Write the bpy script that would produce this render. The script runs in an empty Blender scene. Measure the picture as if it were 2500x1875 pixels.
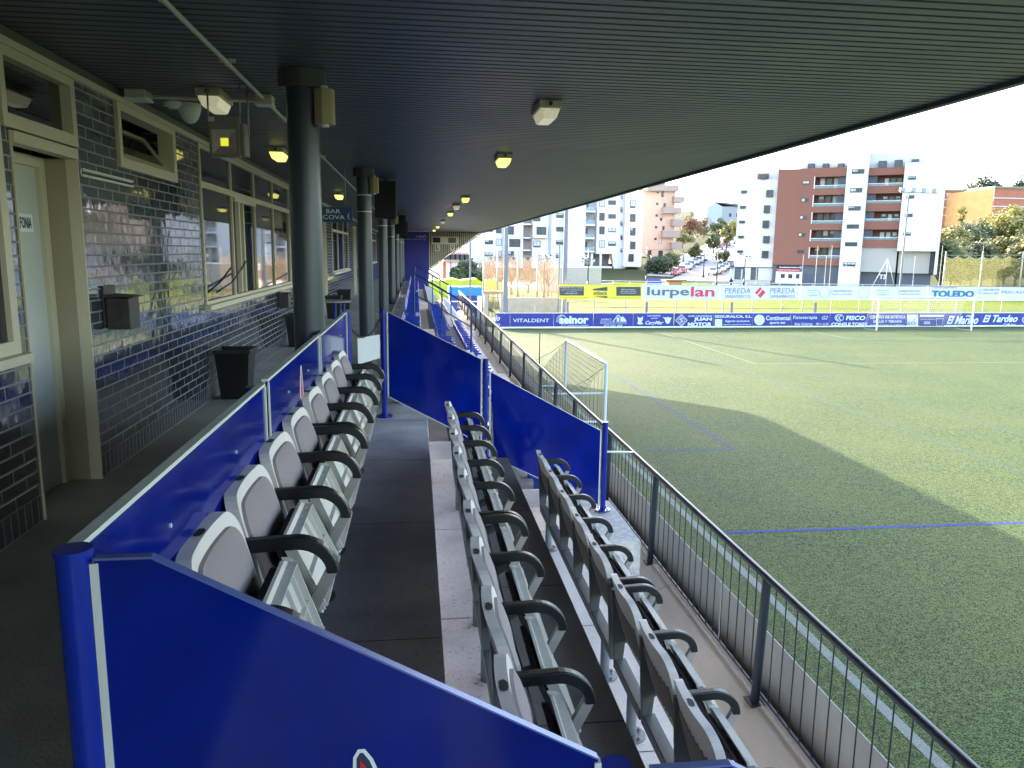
import bpy, bmesh, math, random
from mathutils import Vector, Matrix
random.seed(7)
S = bpy.context.scene
COL = S.collection
# ---------------------------------------------------------------- camera
F = 1885.0                      # focal length in pixels of a 2500 px wide picture
CX, CY = 1250.0, 937.5
EYE = Vector((0, 0, 1.5))
_dy = Vector((1016-CX, -(614-CY), -F)).normalized()
_a = 1109-CX
_V = (_dy[0]*_a - _dy[2]*F)/_dy[1]
_up = -Vector((_a, -_V, -F)).normalized()
_rx = _dy.cross(_up)
RC = Matrix((_rx, _dy, _up))
cam_d = bpy.data.cameras.new('camera'); cam = bpy.data.objects.new('camera', cam_d)
COL.objects.link(cam); S.camera = cam
cam_d.sensor_width = 36; cam_d.lens = 36*F/2500; cam_d.clip_start = .05; cam_d.clip_end = 5000
cam.matrix_world = Matrix.Translation(EYE) @ RC.to_4x4()
# ---------------------------------------------------------------- light
SUN_TO = Vector((-7.35, 19.2, 6.43)).normalized()
w = bpy.data.worlds.new('World'); S.world = w; w.use_nodes = True
nt = w.node_tree; bg = nt.nodes['Background']
sky = nt.nodes.new('ShaderNodeTexSky'); sky.sky_type = 'NISHITA'; sky.sun_disc = False
sky.sun_elevation = math.asin(SUN_TO.z); sky.sun_rotation = math.atan2(SUN_TO.x, SUN_TO.y)
sky.air_density = .9; sky.dust_density = 2.5; sky.ozone_density = 1.0
nt.links.new(sky.outputs[0], bg.inputs[0]); bg.inputs[1].default_value = .1
sl = bpy.data.lights.new('sun', 'SUN'); sl.energy = 2.0; sl.angle = math.radians(.5); sl.color = (1, .9, .74)
so = bpy.data.objects.new('sun', sl); COL.objects.link(so)
so.rotation_euler = (-SUN_TO).to_track_quat('-Z', 'Y').to_euler()
S.view_settings.view_transform = 'Standard'; S.view_settings.look = 'None'; S.view_settings.gamma = 1
S.view_settings.exposure = 4.1
S.cycles.max_bounces = 8; S.cycles.diffuse_bounces = 4; S.cycles.glossy_bounces = 4
S.cycles.transparent_max_bounces = 12
S.cycles.sample_clamp_indirect = 6
try: S.cycles.use_denoising = True
except Exception: pass
# ---------------------------------------------------------------- geometry of places
def ray(x, y): return RC @ Vector((x-CX, -(y-CY), -F))
def atX(x, y, X): d = ray(x, y); return EYE + d*(X/d.x)
def atY(x, y, Y): d = ray(x, y); return EYE + d*(Y/d.y)
def atZ(x, y, Z): d = ray(x, y); return EYE + d*((Z-EYE.z)/d.z)
def terrain(X, Y):
    h = -3.83 + .075*max(0, min(Y, 420)-142)
    h += .035*max(0, .75*X+.66*Y-150)
    return h
def onT(x, y):
    d = ray(x, y).normalized(); t = 40.0
    while t < 900:
        p = EYE + d*t
        if p.z < terrain(p.x, p.y): break
        t += .5
    return Vector((p.x, p.y, terrain(p.x, p.y)))
# ---------------------------------------------------------------- materials
MATS = {}
OUT = 1.0      # tone of the outdoor paints, set before they are made
def M(name, rgb, rough=.6, metal=0.0, spec=.5, var=.15, vs=3.0, bump=0.0, bs=60.0, coat=0.0, emit=None, es=0.0, alpha=1.0, speck=0.0, stretch=None):
    if name in MATS: return MATS[name]
    rgb = tuple(c*OUT for c in rgb)
    m = bpy.data.materials.new(name); m.use_nodes = True; t = m.node_tree; n = t.nodes; L = t.links
    b = n['Principled BSDF']
    b.inputs['Roughness'].default_value = rough; b.inputs['Metallic'].default_value = metal
    b.inputs['Specular IOR Level'].default_value = spec
    b.inputs['Coat Weight'].default_value = coat; b.inputs['Coat Roughness'].default_value = .05
    tc = n.new('ShaderNodeTexCoord'); mp = n.new('ShaderNodeMapping')
    if stretch: mp.inputs['Scale'].default_value = stretch
    L.new(tc.outputs['Object'], mp.inputs[0])
    nz = n.new('ShaderNodeTexNoise'); nz.inputs['Scale'].default_value = vs; nz.inputs['Detail'].default_value = 6
    nz.inputs['Roughness'].default_value = .6
    L.new(mp.outputs[0], nz.inputs['Vector'])
    mr = n.new('ShaderNodeMapRange'); mr.inputs[1].default_value = .25; mr.inputs[2].default_value = .75
    mr.inputs[3].default_value = 1-var; mr.inputs[4].default_value = 1+var
    L.new(nz.outputs[0], mr.inputs[0])
    sc = n.new('ShaderNodeVectorMath'); sc.operation = 'SCALE'; sc.inputs[0].default_value = rgb
    L.new(mr.outputs[0], sc.inputs['Scale']); last = sc.outputs[0]
    if speck:
        v = n.new('ShaderNodeTexNoise'); v.inputs['Scale'].default_value = 45; v.inputs['Detail'].default_value = 2
        L.new(mp.outputs[0], v.inputs['Vector'])
        cr = n.new('ShaderNodeMapRange'); cr.inputs[1].default_value = .62; cr.inputs[2].default_value = .68
        cr.inputs[3].default_value = 1; cr.inputs[4].default_value = 1-speck
        L.new(v.outputs[0], cr.inputs[0])
        s2 = n.new('ShaderNodeVectorMath'); s2.operation = 'SCALE'; L.new(last, s2.inputs[0]); L.new(cr.outputs[0], s2.inputs['Scale']); last = s2.outputs[0]
    L.new(last, b.inputs['Base Color'])
    r2 = n.new('ShaderNodeMapRange'); r2.inputs[3].default_value = max(.02, rough*.8); r2.inputs[4].default_value = min(1, rough*1.2)
    L.new(nz.outputs[0], r2.inputs[0]); L.new(r2.outputs[0], b.inputs['Roughness'])
    if bump:
        nb = n.new('ShaderNodeTexNoise'); nb.inputs['Scale'].default_value = bs; nb.inputs['Detail'].default_value = 3
        L.new(mp.outputs[0], nb.inputs['Vector'])
        bp = n.new('ShaderNodeBump'); bp.inputs['Strength'].default_value = bump; bp.inputs['Distance'].default_value = .01
        L.new(nb.outputs[0], bp.inputs['Height']); L.new(bp.outputs[0], b.inputs['Normal'])
    if emit: b.inputs['Emission Color'].default_value = (*emit, 1); b.inputs['Emission Strength'].default_value = es
    if alpha < 1: b.inputs['Alpha'].default_value = alpha
    MATS[name] = m; return m

def brick_mat():
    m = bpy.data.materials.new('glazed_brick'); m.use_nodes = True; t = m.node_tree; n = t.nodes; L = t.links
    b = n['Principled BSDF']
    tc = n.new('ShaderNodeTexCoord'); sp = n.new('ShaderNodeSeparateXYZ'); L.new(tc.outputs['Object'], sp.inputs[0])
    def bricks(sw, w_, h_, off):
        cb = n.new('ShaderNodeCombineXYZ')
        L.new(sp.outputs[1], cb.inputs[0]); L.new(sp.outputs[2], cb.inputs[1])
        br = n.new('ShaderNodeTexBrick'); L.new(cb.outputs[0], br.inputs['Vector'])
        br.inputs['Scale'].default_value = 1; br.inputs['Mortar Size'].default_value = .006
        br.inputs['Mortar Smooth'].default_value = .3
        br.inputs['Brick Width'].default_value = w_; br.inputs['Row Height'].default_value = h_; br.offset = off
        br.inputs['Color1'].default_value = (.03, .035, .044, 1); br.inputs['Color2'].default_value = (.06, .066, .078, 1)
        br.inputs['Mortar'].default_value = (.17, .17, .17, 1)
        return br
    b1 = bricks(0, .25, .0725, .5); b2 = bricks(1, .0725, .25, 0)
    lt = n.new('ShaderNodeMath'); lt.operation = 'LESS_THAN'; lt.inputs[1].default_value = .145; L.new(sp.outputs[2], lt.inputs[0])
    mx = n.new('ShaderNodeMix'); mx.data_type = 'RGBA'; L.new(lt.outputs[0], mx.inputs[0]); L.new(b1.outputs[0], mx.inputs[6]); L.new(b2.outputs[0], mx.inputs[7])
    L.new(mx.outputs[2], b.inputs['Base Color'])
    mf = n.new('ShaderNodeMix'); mf.data_type = 'FLOAT'; L.new(lt.outputs[0], mf.inputs[0]); L.new(b1.outputs[1], mf.inputs[2]); L.new(b2.outputs[1], mf.inputs[3])
    rr = n.new('ShaderNodeMapRange'); rr.inputs[3].default_value = .07; rr.inputs[4].default_value = .7
    L.new(mf.outputs[0], rr.inputs[0]); L.new(rr.outputs[0], b.inputs['Roughness'])
    # slightly uneven glaze: every brick is a little out of plane
    nz = n.new('ShaderNodeTexNoise'); nz.inputs['Scale'].default_value = 9; nz.inputs['Detail'].default_value = 1
    L.new(tc.outputs['Object'], nz.inputs['Vector'])
    ad = n.new('ShaderNodeMath'); ad.operation = 'MULTIPLY_ADD'; ad.inputs[1].default_value = -1.0
    L.new(mf.outputs[0], ad.inputs[0]); L.new(nz.outputs[0], ad.inputs[2])
    bp = n.new('ShaderNodeBump'); bp.inputs['Strength'].default_value = .35; bp.inputs['Distance'].default_value = .006
    L.new(ad.outputs[0], bp.inputs['Height']); L.new(bp.outputs[0], b.inputs['Normal'])
    b.inputs['Specular IOR Level'].default_value = .7; b.inputs['IOR'].default_value = 1.95
    MATS['brick'] = m; return m

def turf_mat(name, c1, c2, c3, bs=420):
    c1, c2, c3 = [tuple(v*OUT for v in c) for c in (c1, c2, c3)]
    m = bpy.data.materials.new(name); m.use_nodes = True; t = m.node_tree; n = t.nodes; L = t.links
    b = n['Principled BSDF']; b.inputs['Roughness'].default_value = .75; b.inputs['Specular IOR Level'].default_value = .06
    tc = n.new('ShaderNodeTexCoord')
    def nz(s, d=3): 
        k = n.new('ShaderNodeTexNoise'); k.inputs['Scale'].default_value = s; k.inputs['Detail'].default_value = d
        L.new(tc.outputs['Object'], k.inputs['Vector']); return k
    big = nz(.25); fine = nz(13, 7); tiny = nz(58, 5)
    r1 = n.new('ShaderNodeValToRGB'); r1.color_ramp.elements[0].color = (*c1, 1); r1.color_ramp.elements[1].color = (*c2, 1)
    r1.color_ramp.elements[0].position = .42; r1.color_ramp.elements[1].position = .58
    ad = n.new('ShaderNodeMath'); ad.operation = 'ADD'; s = n.new('ShaderNodeMath'); s.operation = 'MULTIPLY'; s.inputs[1].default_value = .5
    L.new(fine.outputs[0], ad.inputs[0]); L.new(tiny.outputs[0], ad.inputs[1]); L.new(ad.outputs[0], s.inputs[0]); L.new(s.outputs[0], r1.inputs[0])
    mx = n.new('ShaderNodeMix'); mx.data_type = 'RGBA'; mx.inputs[7].default_value = (*c3, 1)
    rr = n.new('ShaderNodeMapRange'); rr.inputs[1].default_value = .35; rr.inputs[2].default_value = .7; rr.inputs[4].default_value = .6
    L.new(big.outputs[0], rr.inputs[0]); L.new(rr.outputs[0], mx.inputs[0]); L.new(r1.outputs[0], mx.inputs[6])
    sp = n.new('ShaderNodeMapRange'); sp.inputs[1].default_value = .42; sp.inputs[2].default_value = .54; sp.inputs[3].default_value = .22; sp.inputs[4].default_value = 1
    L.new(tiny.outputs[0], sp.inputs[0])
    sc = n.new('ShaderNodeVectorMath'); sc.operation = 'SCALE'; L.new(mx.outputs[2], sc.inputs[0]); L.new(sp.outputs[0], sc.inputs['Scale'])
    L.new(sc.outputs[0], b.inputs['Base Color'])
    bp = n.new('ShaderNodeBump'); bp.inputs['Strength'].default_value = .8; bp.inputs['Distance'].default_value = .02
    L.new(tiny.outputs[0], bp.inputs['Height']); L.new(bp.outputs[0], b.inputs['Normal'])
    MATS[name] = m; return m

# ---------------------------------------------------------------- mesh helpers
class MB:
    def __init__(s): s.v = []; s.f = []; s.sm = []
    def add(s, vs, fs, sm=False):
        o = len(s.v); s.v += [Vector(p) for p in vs]
        for f in fs: s.f.append([o+i for i in f]); s.sm.append(sm)
        return s
    def box(s, x0, x1, y0, y1, z0, z1):
        return s.add([(x, y, z) for x in (x0, x1) for y in (y0, y1) for z in (z0, z1)],
            [(0,1,3,2),(4,6,7,5),(0,4,5,1),(2,3,7,6),(0,2,6,4),(1,5,7,3)])
    def hexa(s, p):      # 8 corners ordered like box
        return s.add(p, [(0,1,3,2),(4,6,7,5),(0,4,5,1),(2,3,7,6),(0,2,6,4),(1,5,7,3)])
    def quad(s, a, b, c, d): return s.add([a, b, c, d], [(0,1,2,3)])
    def prism(s, poly, axis, a, b):
        n = len(poly)
        def P(u, v, t):
            return {'x': (t, u, v), 'y': (u, t, v), 'z': (u, v, t)}[axis]
        vs = [P(u, v, a) for u, v in poly]+[P(u, v, b) for u, v in poly]
        return s.add(vs, [tuple(range(n))[::-1], tuple(range(n, 2*n))]+[(i, (i+1) % n, n+(i+1) % n, n+i) for i in range(n)])
    def cyl(s, a, b, r, r2=None, n=12, caps=True):
        a = Vector(a); b = Vector(b); r2 = r if r2 is None else r2
        d = (b-a).normalized(); u = d.orthogonal().normalized(); w_ = d.cross(u)
        vs = []
        for c, rr in ((a, r), (b, r2)):
            for i in range(n):
                t = 2*math.pi*i/n; vs.append(c+(u*math.cos(t)+w_*math.sin(t))*rr)
        s.add(vs, [(i, (i+1) % n, n+(i+1) % n, n+i) for i in range(n)], True)
        if caps: s.add(vs[:n], [tuple(range(n))[::-1]]); s.add(vs[n:], [tuple(range(n))])
        return s
    def tube(s, pts, r, n=8):
        pts = [Vector(p) for p in pts]
        for i in range(len(pts)-1): s.cyl(pts[i], pts[i+1], r, n=n)
        return s
    def ring(s, c, r, R_, n=24, h=.01):   # flat annulus in XZ facing -Y
        vs = []
        for i in range(n):
            t = 2*math.pi*i/n
            for q in (r, R_): vs.append((c[0]+q*math.cos(t), c[1], c[2]+q*math.sin(t)))
        return s.add(vs, [(2*i, 2*i+1, 2*((i+1) % n)+1, 2*((i+1) % n)) for i in range(n)])
    def build(s, name, mat, parent=None, bevel=0, local=False):
        me = bpy.data.meshes.new(name)
        off = Vector((0, 0, 0))
        if parent is not None and not local:
            q = parent
            while q: off += Vector(q.location); q = q.parent
        me.from_pydata([tuple(p-off) for p in s.v], [], s.f)
        for i, p in enumerate(me.polygons): p.use_smooth = s.sm[i]
        bm = bmesh.new(); bm.from_mesh(me)
        bmesh.ops.remove_doubles(bm, verts=bm.verts, dist=1e-5)
        bmesh.ops.recalc_face_normals(bm, faces=bm.faces)
        if bevel:
            es = [e for e in bm.edges if len(e.link_faces) == 2 and e.calc_face_angle(0) > .6]
            bmesh.ops.bevel(bm, geom=es, offset=bevel, segments=2, affect='EDGES', profile=.5, clamp_overlap=True)
        for e in bm.edges:
            if len(e.link_faces) == 2 and e.calc_face_angle(0) > .7: e.smooth = False
        bm.to_mesh(me); bm.free()
        o = bpy.data.objects.new(name, me); COL.objects.link(o)
        if mat: me.materials.append(mat)
        if parent is not None: o.parent = parent
        return o
def thing(name, label, cat, loc=(0, 0, 0), rz=0, group=None):
    o = bpy.data.objects.new(name, None); COL.objects.link(o); o.empty_display_size = .1
    o.location = loc; o.rotation_euler = (0, 0, rz); o['label'] = label; o['category'] = cat
    if group: o['group'] = group
    return o
def tag(o, label, cat, group=None):
    o['label'] = label; o['category'] = cat
    if group: o['group'] = group
    return o
def struct(o, label=None):
    o['kind'] = 'structure'
    if label: o['label'] = label
    return o
def dup(o, parent=None, **kw):
    c = o.copy(); COL.objects.link(c)
    if parent: c.parent = parent
    for ch in o.children: dup(ch, c)
    return c
ORD = ['first', 'second', 'third', 'fourth', 'fifth', 'sixth', 'seventh', 'eighth', 'ninth', 'tenth', 'eleventh', 'twelfth', 'thirteenth']

class Plane:
    """upright plane: origin, turned a radians clockwise; s along it, d behind it"""
    def __init__(s, P0, deg):
        a = math.radians(deg); s.P = Vector(P0); s.u = Vector((math.cos(a), -math.sin(a), 0)); s.n = Vector((math.sin(a), math.cos(a), 0))
    def sz(s, x, y, d=0):
        r = ray(x, y); t = ((s.P+s.n*d-EYE).dot(s.n))/r.dot(s.n); p = EYE+r*t; return ((p-s.P).dot(s.u), p.z)
    def pt(s, a, z, d=0): q = s.P+s.u*a+s.n*d; return Vector((q.x, q.y, z))
    def box(s, mb, s0, s1, z0, z1, d0, d1):
        return mb.hexa([s.pt(a, z, d) for a in (s0, s1) for d in (d0, d1) for z in (z0, z1)])
    def pbox(s, mb, x0, y0, x1, y1, d0, d1):     # picture rectangle -> block
        a = s.sz(x0, y0); b = s.sz(x1, y1)
        return s.box(mb, min(a[0], b[0]), max(a[0], b[0]), min(a[1], b[1]), max(a[1], b[1]), d0, d1)

def text_mesh(name, items, plane, mat, parent, d=-.02, ext=.004):
    """items: (string, s0, s1, z0, z1, shear, boldness) boxes on an upright plane"""
    mb = MB()
    dg = None
    for it in items:
        st, s0, s1, z0, z1 = it[:5]; sh = it[5] if len(it) > 5 else 0; bo = it[6] if len(it) > 6 else 0
        cu = bpy.data.curves.new('t', 'FONT'); cu.body = st; cu.shear = sh; cu.offset = bo; cu.resolution_u = 3; cu.size = 1
        ob = bpy.data.objects.new('t', cu); COL.objects.link(ob)
        bpy.context.view_layer.update()
        me = bpy.data.meshes.new_from_object(ob.evaluated_get(bpy.context.evaluated_depsgraph_get()))
        xs = [v.co.x for v in me.vertices]; ys = [v.co.y for v in me.vertices]
        if xs:
            x0, x1, y0, y1 = min(xs), max(xs), min(ys), max(ys)
            vs = [plane.pt(s0+(v.co.x-x0)/(x1-x0)*(s1-s0), z0+(v.co.y-y0)/(y1-y0)*(z1-z0), d) for v in me.vertices]
            mb.add(vs, [tuple(p.vertices) for p in me.polygons])
        bpy.data.objects.remove(ob); bpy.data.curves.remove(cu); bpy.data.meshes.remove(me)
    return mb.build(name, mat, parent)
# ---------------------------------------------------------------- palette
brick_mat()
CREAM = M('cream_aluminium', (.60, .53, .38), .45, var=.05)
CREAMD = M('jamb_paint', (.36, .31, .2), .5, var=.06)
DOORG = M('door_grey', (.5, .52, .47), .45, var=.05)
GLASS = M('dark_glass', (.012, .016, .018), .03, spec=1.0, var=.05)
CEIL = M('ceiling_paint', (.068, .077, .10), .42, var=.12, vs=1.2)
CEILD = M('ceiling_gap', (.03, .033, .037), .7)
COLM = M('column_paint', (.026, .038, .056), .3, var=.1, spec=.6)
BLUE = M('blue_panel', (.0, .009, .18), .11, spec=.4, var=.4, vs=2.2, bump=.08, bs=2.5)
BLUEP = M('blue_post', (.0, .015, .26), .25, spec=.5, var=.1)
ALU = M('aluminium', (.66, .66, .6), .5, metal=.15, var=.08)
BLACK = M('black_plastic', (.008, .008, .009), .4)
BLACKM = M('black_matt', (.01, .01, .012), .7)
STEELN = M('navy_steel', (.012, .018, .03), .35, spec=.6)
DARKM = M('dark_metal', (.06, .055, .05), .5, metal=.5, var=.3, vs=12)
POLE = M('pole_grey', (.16, .16, .17), .6, metal=.0, var=.15, vs=6)
ZINC = M('galvanised', (.4, .41, .42), .45, metal=.7, var=.25, vs=20)
SHELL = M('grey_plastic', (.68, .60, .54), .5, var=.06, vs=8)
SHELLD = M('grey_plastic_rear', (.30, .265, .24), .55, var=.1, vs=8)
CUSH = M('mauve_fabric', (.33, .265, .26), .9, var=.05, vs=30, bump=.5, bs=400)
PANM = M('cream_plastic', (.56, .52, .46), .5, var=.05, vs=8)
BEIGE = M('beige_plastic', (.42, .33, .17), .5, var=.06)
WHITEP = M('white_plastic', (.7, .7, .66), .45, var=.04)
WHITE = M('white_paint', (.75, .76, .78), .4, var=.04)
LAMPON = M('lamp_lit', (.7, .68, .3), .4, emit=(.9, .85, .2), es=.1, var=.1)
LAMPDIM = M('lamp_pale', (.7, .68, .5), .3, emit=(1, .92, .6), es=.02, var=.15, vs=30)
FLOORD = M('floor_dark', (.72, .65, .61), .5, var=.45, vs=1.3, bump=.3, bs=80, speck=.25)
FLOORM = M('floor_mid', (.17, .14, .12), .85, var=.3, vs=2.2, bump=.3, bs=80, speck=.3)
FLOORP = M('floor_pink', (.74, .56, .48), .85, var=.2, vs=3, bump=.3, bs=90, speck=.35)
FLOORL = M('floor_light', (.80, .66, .56), .85, var=.15, vs=3, bump=.3, bs=90, speck=.2)
WALK = M('walkway_screed', (.36, .33, .29), .75, var=.3, vs=1.6, bump=.3, bs=60, speck=.15)
TAN = M('tan_concrete', (.58, .46, .36), .8, var=.25, vs=2.5, bump=.3, bs=70, stretch=(1, .3, 1))
BOARDG = M('grey_board', (.62, .6, .54), .6, var=.12, vs=2)
PINKW = M('inner_wall', (.45, .36, .3), .8)
# ---------------------------------------------------------------- stand: floors
Y0, Y1 = -9.0, 44.0
def slab(name, mat, x0, x1, y0, y1, z0, z1, bev=0):
    return struct(MB().box(x0, x1, y0, y1, z0, z1).build(name, mat, bevel=bev))
slab('walkway', WALK, -2.32, -.62, Y0, Y1, -3.9, 0, .006)
slab('terrace_step', FLOORD, -.618, .10, Y0, Y1, -3.9, -.15, .006)
slab('terrace_step', FLOORM, .102, .93, Y0, Y1, -3.9, -.6, .006)
slab('terrace_step', FLOORL, .932, 1.80, Y0, Y1, -3.9, -1.2, .006)
# pale dusty strips and casting joints on the steps
st = MB(); y = Y0
rs = random.Random(3)
while y < Y1-.1:
    e = min(y+1.46, Y1-.01)
    st.box(.106, .345, y+.006, e-.006, -.6, -.594); y += 1.466
struct(st.build('terrace_strip', FLOORP))
jt = MB()
for k in range(36):
    yy = -8.6+k*1.466
    jt.box(-.55, .095, yy-.002, yy+.002, -.149, -.1485); jt.box(.35, .925, yy-.004, yy+.004, -.599, -.5985); jt.box(.94, 1.795, yy+.6, yy+.606, -1.199, -1.1985)
struct(jt.build('floor_joint', BLACKM))
# rounded gutter under the railing
g = [(1.801, -3.9), (1.801, -1.9), (1.9, -1.95), (2.03, -1.965), (2.15, -1.94), (2.26, -1.885), (2.36, -1.815), (2.44, -1.772), (2.50, -1.757), (2.56, -1.77), (2.60, -1.81), (2.62, -1.88), (2.62, -3.9)]
gm = MB(); y = Y0
while y < Y1:
    e = min(y+3.2, Y1); gm.prism(g, 'y', y+.006, e); y += 3.206
struct(gm.build('gutter_ledge', TAN))
struct(MB().box(1.803, 2.12, 6.85, 8.1, -3.5, -1.215).build('landing_slab', M('gravel_slab', (.62, .57, .52), .9, var=.3, vs=14, bump=.6, bs=120, speck=.4), bevel=.008))
# half steps in the gangway next to the far screen
for nm, x0, x1, z, yy0, yy1 in (('stair_block', .105, .36, -.38, 6.9, 7.6), ('stair_block', .94, 1.3, -.95, 7.15, 7.75)):
    struct(MB().box(x0, x1, yy0, yy1, z-.25, z).build(nm, FLOORP, bevel=.01))
for yy in (18.0, 29.0):
    for x0, x1, z, dz in ((.105, .42, -.38, .22), (.94, 1.36, -.9, .3), (1.81, 2.2, -1.5, .3)):
        struct(MB().box(x0, x1, yy, yy+1.1, z-dz, z).build('stair_block', FLOORP, bevel=.01))
# ---------------------------------------------------------------- stand building
SB = thing('stand_building', 'long grandstand building with glazed brick wall, round dark columns and ribbed grey ceiling', 'grandstand')
XW = -2.07
OPEN = [(-8, -5.2, .95, 2.5), (-4.2, -1.2, .95, 2.5), (-.4, 4.3, .95, 2.5), (4.40, 5.2, 0, 2.5), (5.88, 7.2, 2.06, 2.5), (7.97, 13.3, .95, 2.5),
        (14.6, 16.2, 0, 2.3), (17.6, 18.6, 0, 2.3), (19.9, 24.6, .95, 2.4), (26.5, 27.6, 0, 2.3), (29, 33, .95, 2.4), (35, 36, 0, 2.3), (37.5, 41.5, .95, 2.4)]
bw = MB(); y = Y0
for a, b, z0, z1 in OPEN:
    bw.box(XW-.25, XW, y, a, 0, 2.55)
    if z0 > 0: bw.box(XW-.25, XW, a, b, 0, z0)
    if z1 < 2.55: bw.box(XW-.25, XW, a, b, z1, 2.55)
    y = b
bw.box(XW-.25, XW, y, Y1, 0, 2.55)
bw.build('brick_wall', MATS['brick'], SB)
MB().box(-9, -2.72, Y0, Y1, -3.9, 3.3).build('rear_block', PINKW, SB)
# head trim running along the whole wall
MB().box(XW-.05, XW+.03, Y0, Y1, 2.502, 2.54).build('head_trim', CREAM, SB); MB().box(XW-.05, XW+.012, Y0, Y1, 2.541, 2.6).build('head_flashing', M('flashing_dark', (.09, .095, .08), .5), SB)
def window(par, y0, y1, z0, z1, trans=None, mull=(), fw=.036, xo=.014, sill=True):
    f = MB(); X = XW
    for a, b, c, d in ((y0, y1, z0, z0+fw), (y0, y1, z1-fw, z1), (y0, y0+fw, z0+fw, z1-fw), (y1-fw, y1, z0+fw, z1-fw)):
        f.box(X-.08, X+xo, a, b, c, d)
    if trans: f.box(X-.08, X+xo-.003, y0+fw, y1-fw, trans-.03, trans+.03)
    for m in mull: f.box(X-.08, X+xo-.006, m-.02, m+.02, z0+fw, z1-fw)
    o = f.build('window', CREAM, par)
    MB().box(X-.022, X-.014, y0+fw, y1-fw, z0+fw, z1-fw).build('pane', GLASS, o)
    if sill: MB().box(X-.02, X+.06, y0-.03, y1+.03, z0-.05, z0-.002).build('sill', CREAM, o)
    return o
window(SB, -8, -5.2, .95, 2.5, 2.12, (-6.6,)); window(SB, -4.2, -1.2, .95, 2.5, 2.12, (-2.7,))
window(SB, -.4, 4.3, .95, 2.5, 2.12, (1.1, 2.7), fw=.07)
wn = window(SB, 7.97, 13.3, .95, 2.5, 2.12, (9.28, 10.55, 11.85))
# sliding sashes standing proud in the second bay
sl_ = MB()
for a in (9.5, 9.72):
    sl_.box(XW-.035, XW+.03, a, a+.05, 1.0, 2.06)
sl_.box(XW-.03, XW+.028, 9.33, 10.5, 2.04, 2.085); sl_.build('sash', CREAM, wn)
MB().box(XW-.035, XW-.02, 9.56, 9.71, 1.02, 2.04).build('sash_gap', BLACKM, wn)
MB().tube([(XW+.03, 8.3, 1.06), (XW+.05, 8.9, 1.14), (XW+.05, 9.5, 1.3), (XW+.03, 9.75, 1.36)], .009, 6).build('cable', BLACK, wn)
window(SB, 19.9, 24.6, .95, 2.4, 2.0, (21.4, 23.0)); window(SB, 29, 33, .95, 2.4, 2.0, (31,)); window(SB, 37.5, 41.5, .95, 2.4, 2.0, (39.5,))
# vent window with its sash tilted in
vf = MB()
for a, b, c, d in ((5.88, 7.2, 2.06, 2.13), (5.88, 7.2, 2.45, 2.5), (5.88, 5.94, 2.13, 2.45), (7.12, 7.2, 2.13, 2.45)): vf.box(XW-.1, XW+.025, a, b, c, d)
vo = vf.build('vent_window', CREAM, SB)
def tl(yy, t, o=0): return (XW-.03-.20*t+o, yy, 2.14+.27*t)
sf = MB()
for a, b, t0, t1 in ((5.95, 7.11, 0, .13), (5.95, 7.11, .88, 1), (5.95, 6.02, .13, .88), (7.04, 7.11, .13, .88)):
    sf.hexa([tl(yy, t, o) for yy in (a, b) for t in (t0, t1) for o in (0, .03)])
sf.build('sash', CREAM, vo)
MB().hexa([tl(yy, t, o) for yy in (6.02, 7.04) for t in (.13, .88) for o in (.01, .016)]).build('pane', GLASS, vo)
# doors
def door(y0, y1, zt, depth=.22, transom=None):
    f = MB(); fw = .05
    f.box(XW-depth, XW+.01, y0, y0+.012, 0, zt); f.box(XW-.06, XW+.012, y1-.012, y1, 0, zt)
    f.box(XW-.06, XW+.02, y0+.012, y1-.012, zt-.06, zt)
    f.box(XW-depth, XW-depth+.04, y0+.012, y0+.1, 0, zt-.06); f.box(XW-depth, XW-depth+.04, y1-.08, y1-.014, 0, zt-.06)
    f.box(XW-depth, XW-depth+.04, y0+.1, y1-.08, zt-.12, zt-.06)
    fr = f.build('door_frame', CREAM, SB)
    MB().box(XW-depth, XW-.061, y1-.0115, y1-.001, 0, zt-.061).build('jamb', CREAMD, fr)
    d = MB().box(XW-depth-.02, XW-depth+.012, y0+.1, y1-.08, 0.005, zt-.12).build('door', DOORG, SB)
    MB().box(XW-depth+.012, XW-depth+.06, y0+.13, y0+.15, 1.0, 1.14).build('handle', ALU, d)
    return d
dr = door(4.40, 5.2, 2.09)
tf = MB()
for a, b, c, d in ((4.32, 5.2, 2.1, 2.17), (4.32, 5.2, 2.45, 2.5), (4.32, 4.37, 2.17, 2.45), (5.14, 5.2, 2.17, 2.45)): tf.box(XW-.08, XW+.022, a, b, c, d)
to = tf.build('transom_window', CREAM, SB); MB().box(XW-.05, XW-.04, 4.37, 5.14, 2.17, 2.45).build('pane', GLASS, to)
for a, b in ((14.6, 16.2), (17.6, 18.6), (26.5, 27.6), (35, 36)): door(a, b, 2.3)
# paper notice on the near door
XD = XW-.22+.012
pn = MB().box(XD, XD+.003, 4.72, 5.03, 1.585, 1.69).build('notice', WHITE, dr)
class SideP:      # plane facing +X, running along +Y to the right
    def __init__(s, X): s.X = X
    def pt(s, a, z, d=0): return Vector((s.X-d, a, z))
text_mesh('lettering', [('MEGAFONIA', 4.745, 5.01, 1.605, 1.67, 0, .02)], SideP(XD+.004), M('ink_navy', (.01, .015, .06), .6), pn, d=-.001)
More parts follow.
